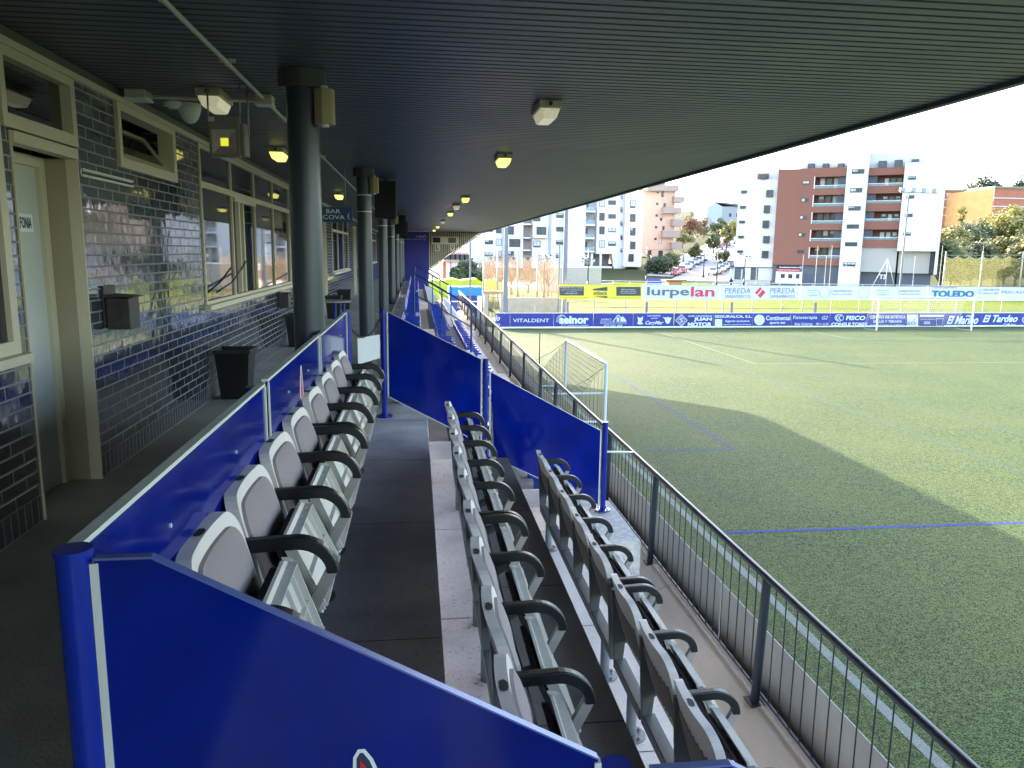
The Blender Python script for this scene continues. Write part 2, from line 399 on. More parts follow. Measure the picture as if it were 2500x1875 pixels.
# columns
for k in range(8):
    yy = 5.2+5.8*k
    if k == 7: break
    cm = MB().cyl((-.7, yy, 0), (-.7, yy, 2.5), .1, n=28).build('column', COLM, SB)
    MB().cyl((-.7, yy, 2.49), (-.7, yy, 2.598), .145, n=28).build('collar', M('collar_grey', (.05, .055, .05), .45), cm)
    if k: 
        for zz in (2.02, 2.24) if k < 3 else (1.9, 2.2): MB().cyl((-.7, yy, zz), (-.7, yy, zz+.014), .106, n=24).build('steel_band', ALU, cm)
for yy in (-.6, -6.4): MB().cyl((-.7, yy, 0), (-.7, yy, 2.598), .1, n=24).build('column', COLM, SB)
# ribbed ceiling and roof
def ribs(name, x0, x1, ph):
    mb = MB(); y = -4.0+ph; p = .092
    while y < Y1-.1:
        vs = []
        pr = [(0, 2.6), (.066, 2.6), (.07, 2.603), (.074, 2.615), (.088, 2.615), (.0905, 2.603), (.092, 2.6)]
        for x in (x0, x1): vs += [(x, y+a, z) for a, z in pr]
        n = len(pr); mb.add(vs, [(i, i+1, n+i+1, n+i) for i in range(n-1)])
        y += p
    return mb.build(name, CEIL, SB)
ribs('ceiling_cladding', XW+.02, 3.69, 0)
MB().box(-9, 3.72, Y0, -4.0, 2.6, 2.9).box(-9, 3.70, -4.0, Y1+.15, 2.64, 2.9).build('roof', CEILD, SB)
MB().box(3.70, 3.76, Y0, Y1+.15, 2.57, 2.95).build('fascia', M('fascia', (.03, .035, .04), .5), SB)
MB().tube([(3.775, Y0, 2.60), (3.775, Y1, 2.60)], .012, 6).build('drip_edge', ALU, SB)
# far end wall: blue panel, striped cladding cut on the slope
EW = thing('end_wall', 'far end wall of the stand, blue wall beside sloping dark and cream striped cladding', 'wall', (0, Y1, -3.9))
BLUEW = M('blue_wall', (.018, .016, .19), .5, var=.15, vs=.8)
MB().box(-2.3, .70, Y1, Y1+.2, -3.9, 2.6).build('blue_wall', BLUEW, EW)
MB().prism([(.70, .55), (3.66, 2.62), (.70, 2.62)], 'y', Y1+.06, Y1+.2).build('backing', M('cladding_gap', (.03, .026, .02), .7), EW)
cl = MB(); x = .72
while x < 3.5:
    z0 = .56+(x+.06-.70)*.70
    cl.prism([(x, z0-.04), (x+.065, z0), (x+.065, 2.58), (x, 2.58)], 'y', Y1+.0, Y1+.059); x += .115
cl.build('striped_cladding', M('cladding_cream', (.42, .36, .25), .6), EW)
MB().prism([(.68, .47), (3.74, 2.61), (3.74, 2.67), (.68, .53)], 'y', Y1-.03, Y1+.24).build('edge_trim', STEELN, EW)
PE = Plane((0, Y1, 0), 0)
text_mesh('lettering', [('A.COM', .02, .33, 2.28, 2.365, 0, .01)], PE, M('sign_white', (.6, .6, .7), .5), EW, d=-.012)
MB().box(-.62, -.3, Y1-.006, Y1-.001, 2.16, 2.175).box(-.22, .33, Y1-.006, Y1-.001, 2.16, 2.175).build('underline', M('sign_white', (.6, .6, .7)), EW)
sh = [(.40, 2.38), (.47, 2.40), (.54, 2.38), (.535, 2.22), (.47, 2.10), (.405, 2.22)]
MB().prism(sh, 'y', Y1-.012, Y1-.002).build('crest', M('crest_white', (.6, .6, .7), .5), EW)
MB().prism([(a*.8+.094, b*.8+.45) for a, b in sh], 'y', Y1-.016, Y1-.0121).prism([(.45, 2.34), (.5, 2.3), (.47, 2.27), (.49, 2.2), (.44, 2.26), (.46, 2.29)], 'y', Y1-.02, Y1-.0161).build('crest_field', BLUEW, EW)
# scoreboard
sc = thing('scoreboard', 'small scoreboard with two dark windows above letters L and V on the end wall', 'scoreboard', (1.5, Y1, 1.6))
MB().box(.86, 2.34, Y1-.12, Y1-.02, 1.92, 2.34).build('case', M('score_case', (.55, .48, .36), .5), sc, bevel=.01)
MB().box(.92, 1.34, Y1-.13, Y1-.121, 2.0, 2.28).build('display', BLACKM, sc); MB().box(1.78, 2.22, Y1-.13, Y1-.121, 2.0, 2.28).build('display', M('display_brown', (.12, .07, .05), .4), sc)
for x0, ch in ((1.04, 'L'), (1.86, 'V')):
    p = MB().box(x0, x0+.30, Y1-.06, Y1-.04, 1.55, 1.89).build('letter_plate', M('score_case', (.55, .48, .36)), sc)
    text_mesh('lettering', [(ch, x0+.07, x0+.23, 1.62, 1.84, 0, .03)], PE, BLACKM, p, d=-.065)
# ---------------------------------------------------------------- ceiling fittings
def clamp_lamp(x, y, on, lab):
    t = thing('ceiling_lamp', lab, 'ceiling lamp', (x, y, 2.6), 0, 'oblong bulkhead lamps on the ceiling')
    MB().box(-.085, .085, -.2, .2, -.055, 0).build('housing', M('lamp_base', (.45, .4, .25), .5), t, bevel=.008, local=True)
    d = MB().hexa([(-.075, -.19, -.056), (-.05, -.16, -.125), (-.075, .19, -.056), (-.05, .16, -.125), (.075, -.19, -.056), (.05, -.16, -.125), (.075, .19, -.056), (.05, .16, -.125)])
    d.build('diffuser', LAMPON if on else LAMPDIM, t, bevel=.012, local=True)
    MB().cyl((0, -.2, -.028), (0, -.215, -.028), .014, n=10).build('cable_gland', BLACK, t, local=True)
    return t
LX = [(.98, 6.0, 0, 'nearest bulkhead lamp of the right-hand line, unlit and pale'), (1.0, 9.1, 1, 'second bulkhead lamp of the right-hand line, pale yellow lens'),
      (.98, 15.7, 1, 'third bulkhead lamp of the right-hand line, bright yellow lens'), (.94, 18.4, 0, 'small unlit lamp just beyond the third yellow lamp'),
      (.94, 21.8, 1, 'fifth lamp of the right-hand line, lit'), (.94, 27.8, 0, 'sixth lamp of the right-hand line, unlit outline'),
      (.91, 33.3, 1, 'seventh lamp of the right-hand line near the far end wall'), (.88, 38.7, 1, 'last lamp of the right-hand line above the striped wall'),
      (-1.42, 6.0, 0, 'lamp behind the white conduit above the floodlight'), (-1.5, 9.1, 1, 'lit yellow lamp half hidden by the first column'),
      (-1.47, 15.6, 1, 'lit yellow lamp above the blue bar sign'), (-1.47, 21.6, 1, 'lit lamp over the walkway beyond the second column')]
for x, y, on, lab in LX: clamp_lamp(x, y, on, lab)
PIPE = M('conduit', (.5, .5, .44), .45)
pc = thing('conduit_pipe', 'long pale conduit pipe running along the ceiling past the first column', 'pipe', (-1.09, 6, 2.58))
MB().tube([(-1.12, -3, 2.575), (-1.085, 6.0, 2.575), (-1.07, 13, 2.575), (-1.05, 34, 2.575)], .013, 10).build('tube', PIPE, pc)
cc = MB()
for yy in (2.6, 3.75, 4.95, 6.9, 8.2, 9.6, 11, 12.3): cc.box(-1.135, -1.045, yy-.015, yy+.015, 2.58, 2.599); cc.cyl((-1.09, yy-.014, 2.575), (-1.09, yy+.014, 2.575), .02, n=10)
cc.build('pipe_clip', PIPE, pc)
pc2 = thing('conduit_pipe', 'short pale conduit pipe crossing the ceiling from wall box to junction box', 'pipe', (-1.5, 6.03, 2.57))
MB().tube([(-1.86, 6.03, 2.56), (-1.13, 6.05, 2.56)], .013, 10).build('tube', PIPE, pc2)
def jbox(lab, x0, x1, y0, y1, z0):
    t = thing('junction_box', lab, 'junction box', ((x0+x1)/2, (y0+y1)/2, z0))
    MB().box(x0, x1, y0, y1, z0, 2.6).build('body', M('box_cream', (.5, .46, .33), .5), t, bevel=.008)
    MB().box(x0-.004, x1+.004, y0-.004, y1+.004, z0-.012, z0-.0005).build('lid', WHITEP, t, bevel=.003)
jbox('cream junction box where the two conduit pipes meet', -1.14, -1.02, 5.98, 6.1, 2.54)
jbox('cream junction box at the wall end of the short conduit', -2.02, -1.88, 5.95, 6.12, 2.545)
t = thing('smoke_detector', 'round white smoke detector on the ceiling above the vent window', 'smoke detector', (-1.83, 6.45, 2.6))
MB().cyl((0, 0, 0), (0, 0, -.03), .075, .07, n=24).cyl((0, 0, -.03), (0, 0, -.045), .05, .04, n=24).build('body', WHITEP, t, local=True)
t = thing('dome_camera', 'white dome camera hanging from the ceiling left of the floodlight', 'camera', (-1.73, 6.5, 2.6))
dm = MB(); pr = [(.085, 0), (.085, -.03), (.075, -.07), (.058, -.11), (.035, -.135), (.005, -.145)]
for i in range(len(pr)-1): dm.cyl((0, 0, pr[i][1]), (0, 0, pr[i+1][1]), pr[i][0], pr[i+1][0], n=24, caps=(i == 0))
dm.build('dome', WHITEP, t, local=True)
# floodlight
t = thing('floodlight', 'square grey floodlight with small yellow chip hanging from the ceiling', 'floodlight', (-1.28, 5.7, 2.33), math.radians(-6))
fb = MB().box(-.115, .095, -.03, .02, -.21, .06); fb.box(.096, .125, -.02, .09, -.2, .02); fb.build('body', M('flood_grey', (.25, .235, .2), .5, var=.05), t, bevel=.008, local=True)
rf = MB(); o_, i_ = .08, .028; cz, cx = -.11, -.008
co = [(cx-o_, -.0305, cz-o_), (cx+o_, -.0305, cz-o_), (cx+o_, -.0305, cz+o_), (cx-o_, -.0305, cz+o_)]; ci = [(cx-i_, -.008, cz-i_), (cx+i_, -.008, cz-i_), (cx+i_, -.008, cz+i_), (cx-i_, -.008, cz+i_)]
co = [(a, -.032, c) for a, b, c in co]; ci = [(a, -.0315+.0, c) for a, b, c in ci]
co2 = [(cx-.083, -.04, cz-.083), (cx+.083, -.04, cz-.083), (cx+.083, -.04, cz+.083), (cx-.083, -.04, cz+.083)]
for i in range(4):
    j = (i+1) % 4; rf.quad(co2[i], co2[j], ci[j], ci[i])
rf.build('reflector', M('reflector', (.5, .45, .42), .3, metal=.5, var=.05), t, local=True)
MB().box(cx-.026, cx+.026, -.0345, -.032, cz-.026, cz+.026).build('led_chip', M('led_chip', (.5, .5, .05), .4, emit=(.8, .75, .05), es=.06), t, local=True)
MB().tube([(-.12, 0, .0), (-.12, 0, .268), (.14, .03, .268), (.14, .03, -.06)], .007, 6).tube([(.10, -.02, .06), (.10, 0, .268)], .005, 6).build('bracket', ZINC, t, local=True)
MB().box(-.112, -.07, -.0325, -.0305, .025, .055).build('sticker', WHITEP, t, local=True)
# speakers on columns
for i, (yy, lab) in enumerate([(5.2, 'beige box speaker on the first column'), (11.0, 'beige box speaker on the second column'), (16.8, 'beige box speaker on the third column'), (22.6, 'beige box speaker on the fourth column')]):
    t = thing('speaker_box', lab, 'speaker', (-.56, yy-.05, 2.38), 0, 'beige box speakers on the columns')
    MB().prism([(-.06, .04), (-.06, -.03), (-.01, -.07), (.05, -.055), (.065, .0), (.04, .05)], 'z', -.105, .105).build('case', BEIGE, t, bevel=.005, local=True)
    MB().cyl((0, -.01, -.12), (0, -.01, -.105), .025, n=12).build('knob', WHITEP, t, local=True); MB().cyl((0, -.01, .105), (0, -.01, .125), .025, n=12).build('knob', WHITEP, t, local=True)
for i, (x0, x1, yy, z0, lab) in enumerate([(-.62, -.30, 12.4, 1.98, 'large black loudspeaker hanging by the second column'), (-.62, -.3, 23.8, 1.98, 'black loudspeaker hanging halfway along the stand'), (-.6, -.3, 29.0, 1.95, 'black loudspeaker hanging nearest the blue end wall')]):
    t = thing('loudspeaker', lab, 'loudspeaker', ((x0+x1)/2, yy, z0), 0, 'black loudspeakers under the ceiling')
    MB().prism([(x0, z0+.03), (x1-.04, z0), (x1, z0+.03), (x1, 2.56), (x0, 2.56)], 'y', yy-.16, yy+.16).build('cabinet', BLACKM, t, bevel=.01)
    MB().box((x0+x1)/2-.02, (x0+x1)/2+.02, yy-.1, yy+.1, 2.56, 2.6).build('bracket', DARKM, t)
# bar sign
t = thing('hanging_sign', 'blue hanging sign reading BAR COVA beside the second column', 'sign', (-.98, 9.8, 1.93))
PS = Plane((0, 9.8, 0), 0)
MB().box(-1.19, -.77, 9.8, 9.83, 1.84, 2.02).build('board', M('sign_blue', (.004, .055, .15), .4, var=.05), t)
text_mesh('lettering', [('BAR', -1.08, -.91, 1.945, 1.995, 0, .005), ('COVA', -1.12, -.86, 1.875, 1.925, 0, .005), ('(', -.825, -.80, 1.87, 1.95, 0, .005)], PS, WHITE, t, d=-.006)
MB().tube([(-1.15, 9.815, 2.02), (-1.15, 9.815, 2.6)], .005, 6).tube([(-.85, 9.815, 2.02), (-.85, 9.815, 2.6)], .005, 6).build('hanger', ZINC, t)
# wall fittings
def ashbox(y, z, lab):
    t = thing('wall_ash_box', lab, 'ash box', (XW, y, z), 0, 'metal ash boxes on the brick wall')
    MB().box(XW+.004, XW+.018, y, y+.2, z, z+.27).build('back_plate', DARKM, t)
    MB().box(XW+.02, XW+.17, y+.01, y+.2, z-.02, z+.19).build('bin', DARKM, t, bevel=.006)
    MB().hexa([(XW+.019, y-.005, z+.205), (XW+.019, y-.005, z+.212), (XW+.019, y+.215, z+.205), (XW+.019, y+.215, z+.212), (XW+.2, y-.005, z+.195), (XW+.2, y-.005, z+.2), (XW+.2, y+.215, z+.195), (XW+.2, y+.215, z+.2)]).build('lid', DARKM, t)
ashbox(5.42, .98, 'rusty brown metal ash box on the brick wall by the near door'); ashbox(11.9, .66, 'brown metal ash box on the wall under the long window, by the first column')
ashbox(16.3, 1.1, 'dark metal ash box on the wall between the far doors')
t = thing('cable_tray', 'short perforated metal cable strip on the brick wall under the vent window', 'cable strip', (XW, 5.6, 1.96))
MB().box(XW+.003, XW+.02, 5.24, 6.12, 1.972, 1.985).box(XW+.003, XW+.02, 5.24, 6.12, 1.935, 1.948).box(XW+.003, XW+.006, 5.24, 6.12, 1.948, 1.972).build('strip', ALU, t)
mb = MB()
for k in range(30): mb.box(XW+.0062, XW+.010, 5.255+k*.029, 5.27+k*.029, 1.952, 1.968)
mb.build('perforation', BLACKM, t)
def bin_(x, y, lab, h=.5, w_=.17):
    t = thing('waste_bin', lab, 'bin', (x, y, 0), 0, 'black square bins along the wall')
    a, b = w_*.76, w_
    def ring(q, z): return [(-q, -q, z), (q, -q, z), (q, q, z), (-q, q, z)]
    vs = ring(a, 0)+ring(b, h)+ring(b-.012, h)+ring(a-.012, .012)
    fs = [(3, 2, 1, 0)]+[(i, (i+1) % 4, 4+(i+1) % 4, 4+i) for i in range(4)]+[(4+i, 4+(i+1) % 4, 8+(i+1) % 4, 8+i) for i in range(4)]+[(8+i, 8+(i+1) % 4, 12+(i+1) % 4, 12+i) for i in range(4)]+[(12, 13, 14, 15)]
    MB().add(vs, fs).build('bucket', BLACK, t, local=True)
    r = MB()
    for x0, x1, y0, y1 in ((-b-.012, b+.012, -b-.012, -b), (-b-.012, b+.012, b, b+.012), (-b-.012, -b, -b, b), (b, b+.012, -b, b)): r.box(x0, x1, y0, y1, h-.03, h+.006)
    r.build('rim', BLACK, t, local=True)
bin_(-1.84, 8.1, 'black open bin standing against the brick wall before the first column'); bin_(-1.86, 12.5, 'black bin behind the first column')
bin_(-1.84, 17.7, 'black bin beyond the blue-legged table'); bin_(-1.86, 20.5, 'black bin farthest along the wall under the far window')
t = thing('round_table', 'low round table with a blue leg behind the first column', 'table', (-1.62, 15.6, 0))
MB().cyl((0, 0, .5), (0, 0, .53), .34, n=28).build('table_top', M('table_grey', (.2, .2, .22), .3), t, local=True)
MB().cyl((.2, -.1, 0), (.2, -.1, .5), .03, n=12).cyl((-.2, -.1, 0), (-.2, -.1, .5), .03, n=12).cyl((0, .2, 0), (0, .2, .5), .03, n=12).build('leg', BLUEP, t, local=True)
# ---------------------------------------------------------------- blue screens round the seats
RED = M('crest_red', (.6, .012, .012), .4); INK = M('crest_ink', (.02, .03, .06), .4); YEL = M('crest_yellow', (.6, .42, .02), .4)
def post(par, x, y, zb, zt, r=.028):
    p = MB().cyl((x, y, zb), (x, y, zt-.006), r, n=24).build('post', BLUEP, par)
    MB().cyl((x, y, zt-.006), (x, y, zt+.006), r+.002, n=24).build('cap', BLUEP, p)
    f = MB().cyl((x, y, zb), (x, y, zb+.012), .085, n=24)
    for k in range(4):
        a = k*math.pi/2+.7; f.cyl((x+.06*math.cos(a), y+.06*math.sin(a), zb+.012), (x+.06*math.cos(a), y+.06*math.sin(a), zb+.024), .008, n=6)
    f.build('flange', BLUEP, p)
    return p
def cross_screen(Y, lab, far):
    t = thing('screen', lab, 'screen', (-.3, Y, -.15))
    if far:
        P1 = [(-.288, .907), (.649, .427), (.649, -.44), (-.291, .063)]; P2 = [(.739, .301), (1.911, -.334), (1.911, -1.14), (.79, -.60)]
        ps = [(-.33, -.15, .933, .028), (.69, -.6, .427, .028), (1.957, -1.2, -.242, .028)]
    else:
        P1 = [(-.537, .985), (-.446, .985), (.335, .553), (.335, -.5), (-.537, -.02)]; P2 = [(.44, .52), (.6, .52), (1.88, -.2), (1.88, -1.1), (.44, -.45)]
        ps = [(-.571, -.15, 1.0, .028), (.372, -.6, .53, .028), (1.95, -1.2, -.242, .028)]
    for poly in (P1, P2):
        pn = MB().prism(poly, 'y', Y-.006, Y+.006).build('panel', BLUE, t)
        n = len(poly); e = MB()
        for i in (range(2) if len(poly) == 5 else range(1)):
            a, b = poly[i], poly[i+1]
            e.hexa([(p[0], yy, p[1]+dz) for p in (a, b) for yy in (Y-.009, Y+.009) for dz in (.001, .005)])
        e.build('edge_strip', M('edge_blue', (.12, .16, .42), .3, metal=.3) if not far else ALU, pn); e = MB()
        a, b = poly[-2], poly[-1]
        e.hexa([(p[0], yy, p[1]-dz) for p in (a, b) for yy in (Y-.009, Y+.009) for dz in (.001, .009)])
        e.build('edge_strip', M('edge_blue', (.12, .16, .42), .3, metal=.3) if not far else ALU, pn)
        for xx, top, bot in ((poly[0][0], poly[0][1], poly[-1][1]), (max(p[0] for p in poly), [p for p in poly if p[0] == max(q[0] for q in poly)][0][1], [p for p in poly if p[0] == max(q[0] for q in poly)][-1][1])):
            MB().box(xx-.007, xx+.006, Y-.010, Y+.010, bot, top-.004).build('channel', ALU, pn)
    for x, zb, zt, r in ps: post(t, x, Y, zb, zt, r)
    return t
nearS = cross_screen(1.3, 'nearest blue screen across the rows, in the foreground at the bottom of the picture', False)
farS = cross_screen(7.74, 'farther blue screen stepping down the rows beyond the armchairs', True)
MB().tube([(1.98, 7.74, -.56), (2.5, 8.5, -.775)], .011, 8).build('tie_rod', ALU, farS)
# the club crest: only its top can be seen on the near screen
def crest(par, fn, s=1.0):
    out = [(-.10, -.30), (-.075, -.16), (-.045, -.075), (-.026, -.045), (-.014, -.03), (-.013, -.008), (-.004, .008), (.008, .008), (.022, -.012), (.033, -.04), (.05, -.09), (.075, -.18), (.06, -.30)]
    mid = [(-.09, -.295), (-.066, -.16), (-.038, -.08), (-.018, -.048), (-.007, -.032), (-.007, -.01), (-.001, .001), (.005, .001), (.016, -.015), (.026, -.042), (.042, -.092), (.066, -.18), (.052, -.295)]
    red = [(-.03, -.2), (-.02, -.1), (.0, -.04), (-.001, -.014), (.012, -.03), (.022, -.055), (.034, -.1), (.04, -.2)]
    yel = [(-.02, -.26), (-.02, -.21), (.0, -.205), (.03, -.21), (.03, -.26)]
    for nm, pl, o, m_ in (('crest_border', out, 0, WHITE), ('crest_ground', mid, .001, INK), ('crest_flame', red, .002, RED), ('crest_beak', yel, .003, YEL)):
        mb = MB(); pts = [fn(a*s, b*s, o) for a, b in pl]; pts2 = [fn(a*s, b*s, o+.0008) for a, b in pl]; n = len(pts)
        mb.add(pts+pts2, [tuple(range(n)), tuple(range(n, 2*n))]+[(i, (i+1) % n, n+(i+1) % n, n+i) for i in range(n)])
        mb.build(nm, m_, par)
crest(nearS, lambda a, b, o: Vector((-.108+a, 1.3-.0065-o, .600+b)))
# side screen behind the top row
XS = -.6
t = thing('screen', 'long blue side screen with silver top edge between the walkway and the top row', 'screen', (XS, 3.8, 0))
segs = [(-2.6, 1.26, .965), (1.34, 3.08, .972), (3.14, 4.80, .978), (4.87, 6.72, .972)]
for a, b, z in segs:
    if a < 0: a = 1.27-.0; continue
    pn = MB().box(XS-.005, XS+.005, a, b, .02, z).build('panel', BLUE, t)
    MB().box(XS-.018, XS+.008, a, b, z+.001, z+.012).box(XS-.011, XS+.011, a, a+.014, .02, z-.001).box(XS-.011, XS+.011, b-.014, b, .02, z-.001).build('edge_strip', ALU, pn)
    for q in (.3, .7):
        MB().cyl((XS+.005, a+(b-a)*q, z-.13), (XS+.010, a+(b-a)*q, z-.13), .006, n=10).build('rivet', ALU, pn)
for yy in (3.11, 4.835): MB().cyl((XS-.045, yy, 0), (XS-.045, yy, .965), .03, n=16).build('post', BLUEP, t)
post(t, XS+.01, 6.76, -.15, .97, .03)
def cfn(a, b, o): return Vector((XS+.0055+o, 4.04+a*1.15, .79+b))
for nm, pl, o, m_ in (('crest_border', [(-.05, -.02), (-.035, .06), (-.01, .12), (.01, .125), (.045, .02), (.06, -.06), (.075, -.15), (.0, -.2), (-.07, -.15)], 0, WHITE), ('crest_flame', [(-.03, -.03), (-.02, .05), (0, .105), (.03, .0), (.03, -.06), (-.01, -.07)], .001, RED),
    ('crest_beak', [(-.02, -.08), (.02, -.075), (.03, -.13), (.01, -.17), (-.01, -.13)], .001, YEL), ('crest_ground', [(-.055, -.1), (-.03, -.09), (-.02, -.17), (-.05, -.15)], .001, M('crest_blue', (.02, .1, .4), .4))):
    pts = [cfn(a, b, o) for a, b in pl]; pts2 = [cfn(a, b, o+.0008) for a, b in pl]; n = len(pts)
    MB().add(pts+pts2, [tuple(range(n)), tuple(range(n, 2*n))]+[(i, (i+1) % n, n+(i+1) % n, n+i) for i in range(n)]).build(nm, m_, t)
# chain and hanging plate closing the gap
t = thing('chain', 'sagging black chain closing the gap between the two blue screens', 'chain', (-.45, 7.2, .8))
A = Vector((-.58, 6.79, .86)); B = Vector((-.34, 7.70, .90)); N = 46; ch = MB()
for i in range(N):
    f = (i+.5)/N; p = A.lerp(B, f)+Vector((0, 0, -.18*4*f*(1-f)*.9)); q = A.lerp(B, f+.01)+Vector((0, 0, -.18*4*(f+.01)*(1-f-.01)*.9))
    d = (q-p).normalized(); s_ = d.cross(Vector((0, 0, 1))).normalized() if i % 2 else Vector((0, 0, 1)); s_ = (s_-d*s_.dot(d)).normalized()
    pts = [p+d*.015*math.cos(a)+s_*.008*math.sin(a) for a in [k*math.pi/4 for k in range(9)]]
    ch.tube(pts, .0025, 5)
ch.build('links', DARKM, t)
t = thing('hanging_plate', 'white plate hanging from the sagging chain', 'plate', (-.47, 7.25, .6))
MB().hexa([(-.535, 7.1, .475), (-.535, 7.1, .715), (-.533, 7.105, .475), (-.533, 7.105, .715), (-.35, 7.35, .50), (-.35, 7.35, .725), (-.348, 7.355, .50), (-.348, 7.355, .725)]).build('plate', M('plate_white', (.62, .6, .58), .5, var=.05), t)
# ---------------------------------------------------------------- armchairs
ZH = .87
def shell_grid(hw, t0, t1, th, round_t, x_at, puff=0, n=14, m=12):
    """rounded upright shell: y across, t up, thickness th forward"""
    mb = MB(); fr = []; bk = []
    for j in range(m+1):
        t = t0+(t1-t0)*(1-(1-j/m)**1.9)
        q = max(0, (t-(t1-round_t))/round_t); q2 = max(0, ((t0+round_t*.6)-t)/(round_t*.6)) if puff else 0
        w_ = hw*(1-.30*(1-math.sqrt(max(0, 1-q*q*.98))))*(1-.25*(1-math.sqrt(max(0, 1-q2*q2*.9))))
        if q > 0: w_ = hw-(round_t*.9)*(1-math.sqrt(max(0, 1-q**2)))
        if q2 > 0: w_ -= round_t*.5*(1-math.sqrt(max(0, 1-q2**2)))
        a = []; b = []
        for i in range(n+1):
            u = -1+2*i/n; y = u*w_; x = x_at(y, t)
            e = (1-u**6)*(1-abs(2*(t-t0)/(t1-t0)-1)**6) if puff else 0
            a.append((x+th+puff*e, y, t)); b.append((x, y, t))
        fr.append(a); bk.append(b)
    W_ = n+1; vs = [p for r in fr for p in r]+[p for r in bk for p in r]; o = W_*(m+1); fs = []
    for j in range(m):
        for i in range(n):
            k = j*W_+i; fs.append((k, k+1, k+W_+1, k+W_)); fs.append((o+k+1, o+k, o+k+W_, o+k+W_+1))
    mb.add(vs, fs, True)
    ed = [j*W_ for j in range(m+1)]+[m*W_+i for i in range(1, n+1)]+[j*W_+n for j in range(m-1, -1, -1)]+[i for i in range(n-1, 0, -1)]
    mb.add(vs, [(ed[i], ed[(i+1) % len(ed)], o+ed[(i+1) % len(ed)], o+ed[i]) for i in range(len(ed))], False)
    return mb
def xb(y, t):        # rear surface of the back
    return -.025+.26*(.03-t)*(1 if t < .03 else .5)+.02*(1-(y/.235)**2)*(-1)*min(1, max(0, (t+.45)/.4))+.0
CH_PARTS = {}
def chair_parts():
    P = {}
    b = shell_grid(.234, -.42, .035, .038, .085, xb, n=16, m=12)
    b = b.build('backrest', SHELL, None); P['backrest'] = b
    r = MB()
    for k in range(9):
        y = -.18+k*.045
        r.hexa([(xb(y, t)-.012*s_, y+dy, t) for dy in (-.004, .004) for s_ in (1, 0) for t in (-.33, -.12)])
    P['rear_rib'] = r.build('rear_rib', SHELLD, None)
    s = MB().prism([(-.03, .035-.002), (-.022, .016), (.012, .016), (.03, .033), (.02, .05), (-.02, .05)], 'x', 0, .001)
    h = MB().add([(xb(0, .03)+.008+a, c, .0365) for a, c in ((0, -.018), (.006, -.03), (.02, -.03), (.026, -.01), (.026, .016), (.016, .03), (.004, .026))], [(0, 1, 2, 3, 4, 5, 6)])
    P['handle_slot'] = h.build('handle_slot', BLACKM, None)
    c = shell_grid(.203, -.39, -.002, .012, .075, lambda y, t: xb(y, t)+.038, puff=.022, n=14, m=12)
    P['back_cushion'] = c.build('back_cushion', CUSH, None)
    # folded-up seat pan with ribs on its underside
    def px(y, t): return .165+(-.11-t)*.42
    s = MB()
    q = shell_grid(.205, -.36, -.11, .010, .05, lambda y, t: px(y, t)-.024, n=10, m=8)
    s.add(q.v, q.f)
    for y in (-.2, .06, .15, .2):
        s.hexa([(px(y, t)-.018+dx, y+dy, t) for dy in (-.003, .003) for dx in (0, .026 if abs(y) > .18 else .018) for t in (-.34, -.125)])
    for t in (-.335, -.25, -.13):
        s.hexa([(px(0, t)-.018+dx, y, t+dt) for y in (-.2, .2) for dx in (0, .03 if t in (-.335, -.13) else .018) for dt in (-.003, .003)])
    # side webs
    for y in (-.205, .2):
        s.prism([(px(0, -.115), -.115), (px(0, -.35)-.002, -.35), (px(0, -.35)-.03, -.35), (px(0, -.115)-.03, -.115)], 'y', y, y+.006)
    P['seat_pan'] = s.build('seat_pan', PANM, None)
    k = shell_grid(.2, -.38, -.13, .02, .05, lambda y, t: px(y, t)-.06, n=8, m=8)
    P['seat_cushion'] = k.build('seat_cushion', BLACKM, None)
    return P
def arm_parts(y):
    C = (.185, -.20)
    arc = lambda rx, rz, n: [(C[0]+rx*math.sin(k/n*math.pi/2), C[1]+rz*math.cos(k/n*math.pi/2)) for k in range(n+1)]
    pr = [(.02, -.086)]+arc(.125, .122, 9)+arc(.089, .08, 8)[::-1]+[(.02, -.128)]
    a = MB().prism(pr, 'y', y-.018, y+.018).build('armrest', BLACK, None, bevel=.005)
    s = MB().hexa([(x+dx, y+dy, z) for (x, z) in ((.292, -.192), (.215, -.335)) for dx in (-.02, .02) for dy in (-.012, .012)])
    s = MB(); p0 = Vector((.29, y, -.188)); p1 = Vector((.21, y, -.345)); s.hexa([p+Vector((dx, dy, 0)) for p in (p0, p1) for dx in (-.02, .02) for dy in (-.012, .012)])
    s = s.build('arm_strut', SHELLD, None)
    b = MB().prism([(.0, -.10), (.055, -.10), (.09, -.38), (.22, -.33), (.23, -.36), (.09, -.44), (.075, -.60), (.03, -.60)], 'y', y-.014, y+.014).build('side_bracket', M('bracket_grey', (.09, .092, .09), .5), None, bevel=.003)
    return [a, s, b]
def post_parts(y):
    p = MB().cyl((.07, y, -ZH+.012), (.07, y, -.56), .03, n=18).build('support_post', M('post_grey', (.2, .205, .21), .4, metal=.3), None)
    f = MB().cyl((.07, y, -ZH+.001), (.07, y, -ZH+.012), .085, n=26)
    for k in range(4):
        a = k*math.pi/2+.5; f.cyl((.07+.062*math.cos(a), y+.062*math.sin(a), -ZH+.012), (.07+.062*math.cos(a), y+.062*math.sin(a), -ZH+.026), .009, n=6)
    f = f.build('flange', M('post_grey', (.2, .205, .21)), p)
    return [p]
def beam_part(w_): return MB().box(.03, .10, -w_/2, w_/2, -.60, -.54).build('beam', M('beam_grey', (.11, .11, .108), .5, metal=.2), None, bevel=.004)
base = chair_parts(); ARM_F = arm_parts(.262); ARM_N = arm_parts(-.262); PST = post_parts(.0); BM = beam_part(.53)
for p in PST:
    pass
protos = list(base.values())+ARM_F+ARM_N+PST+[BM]
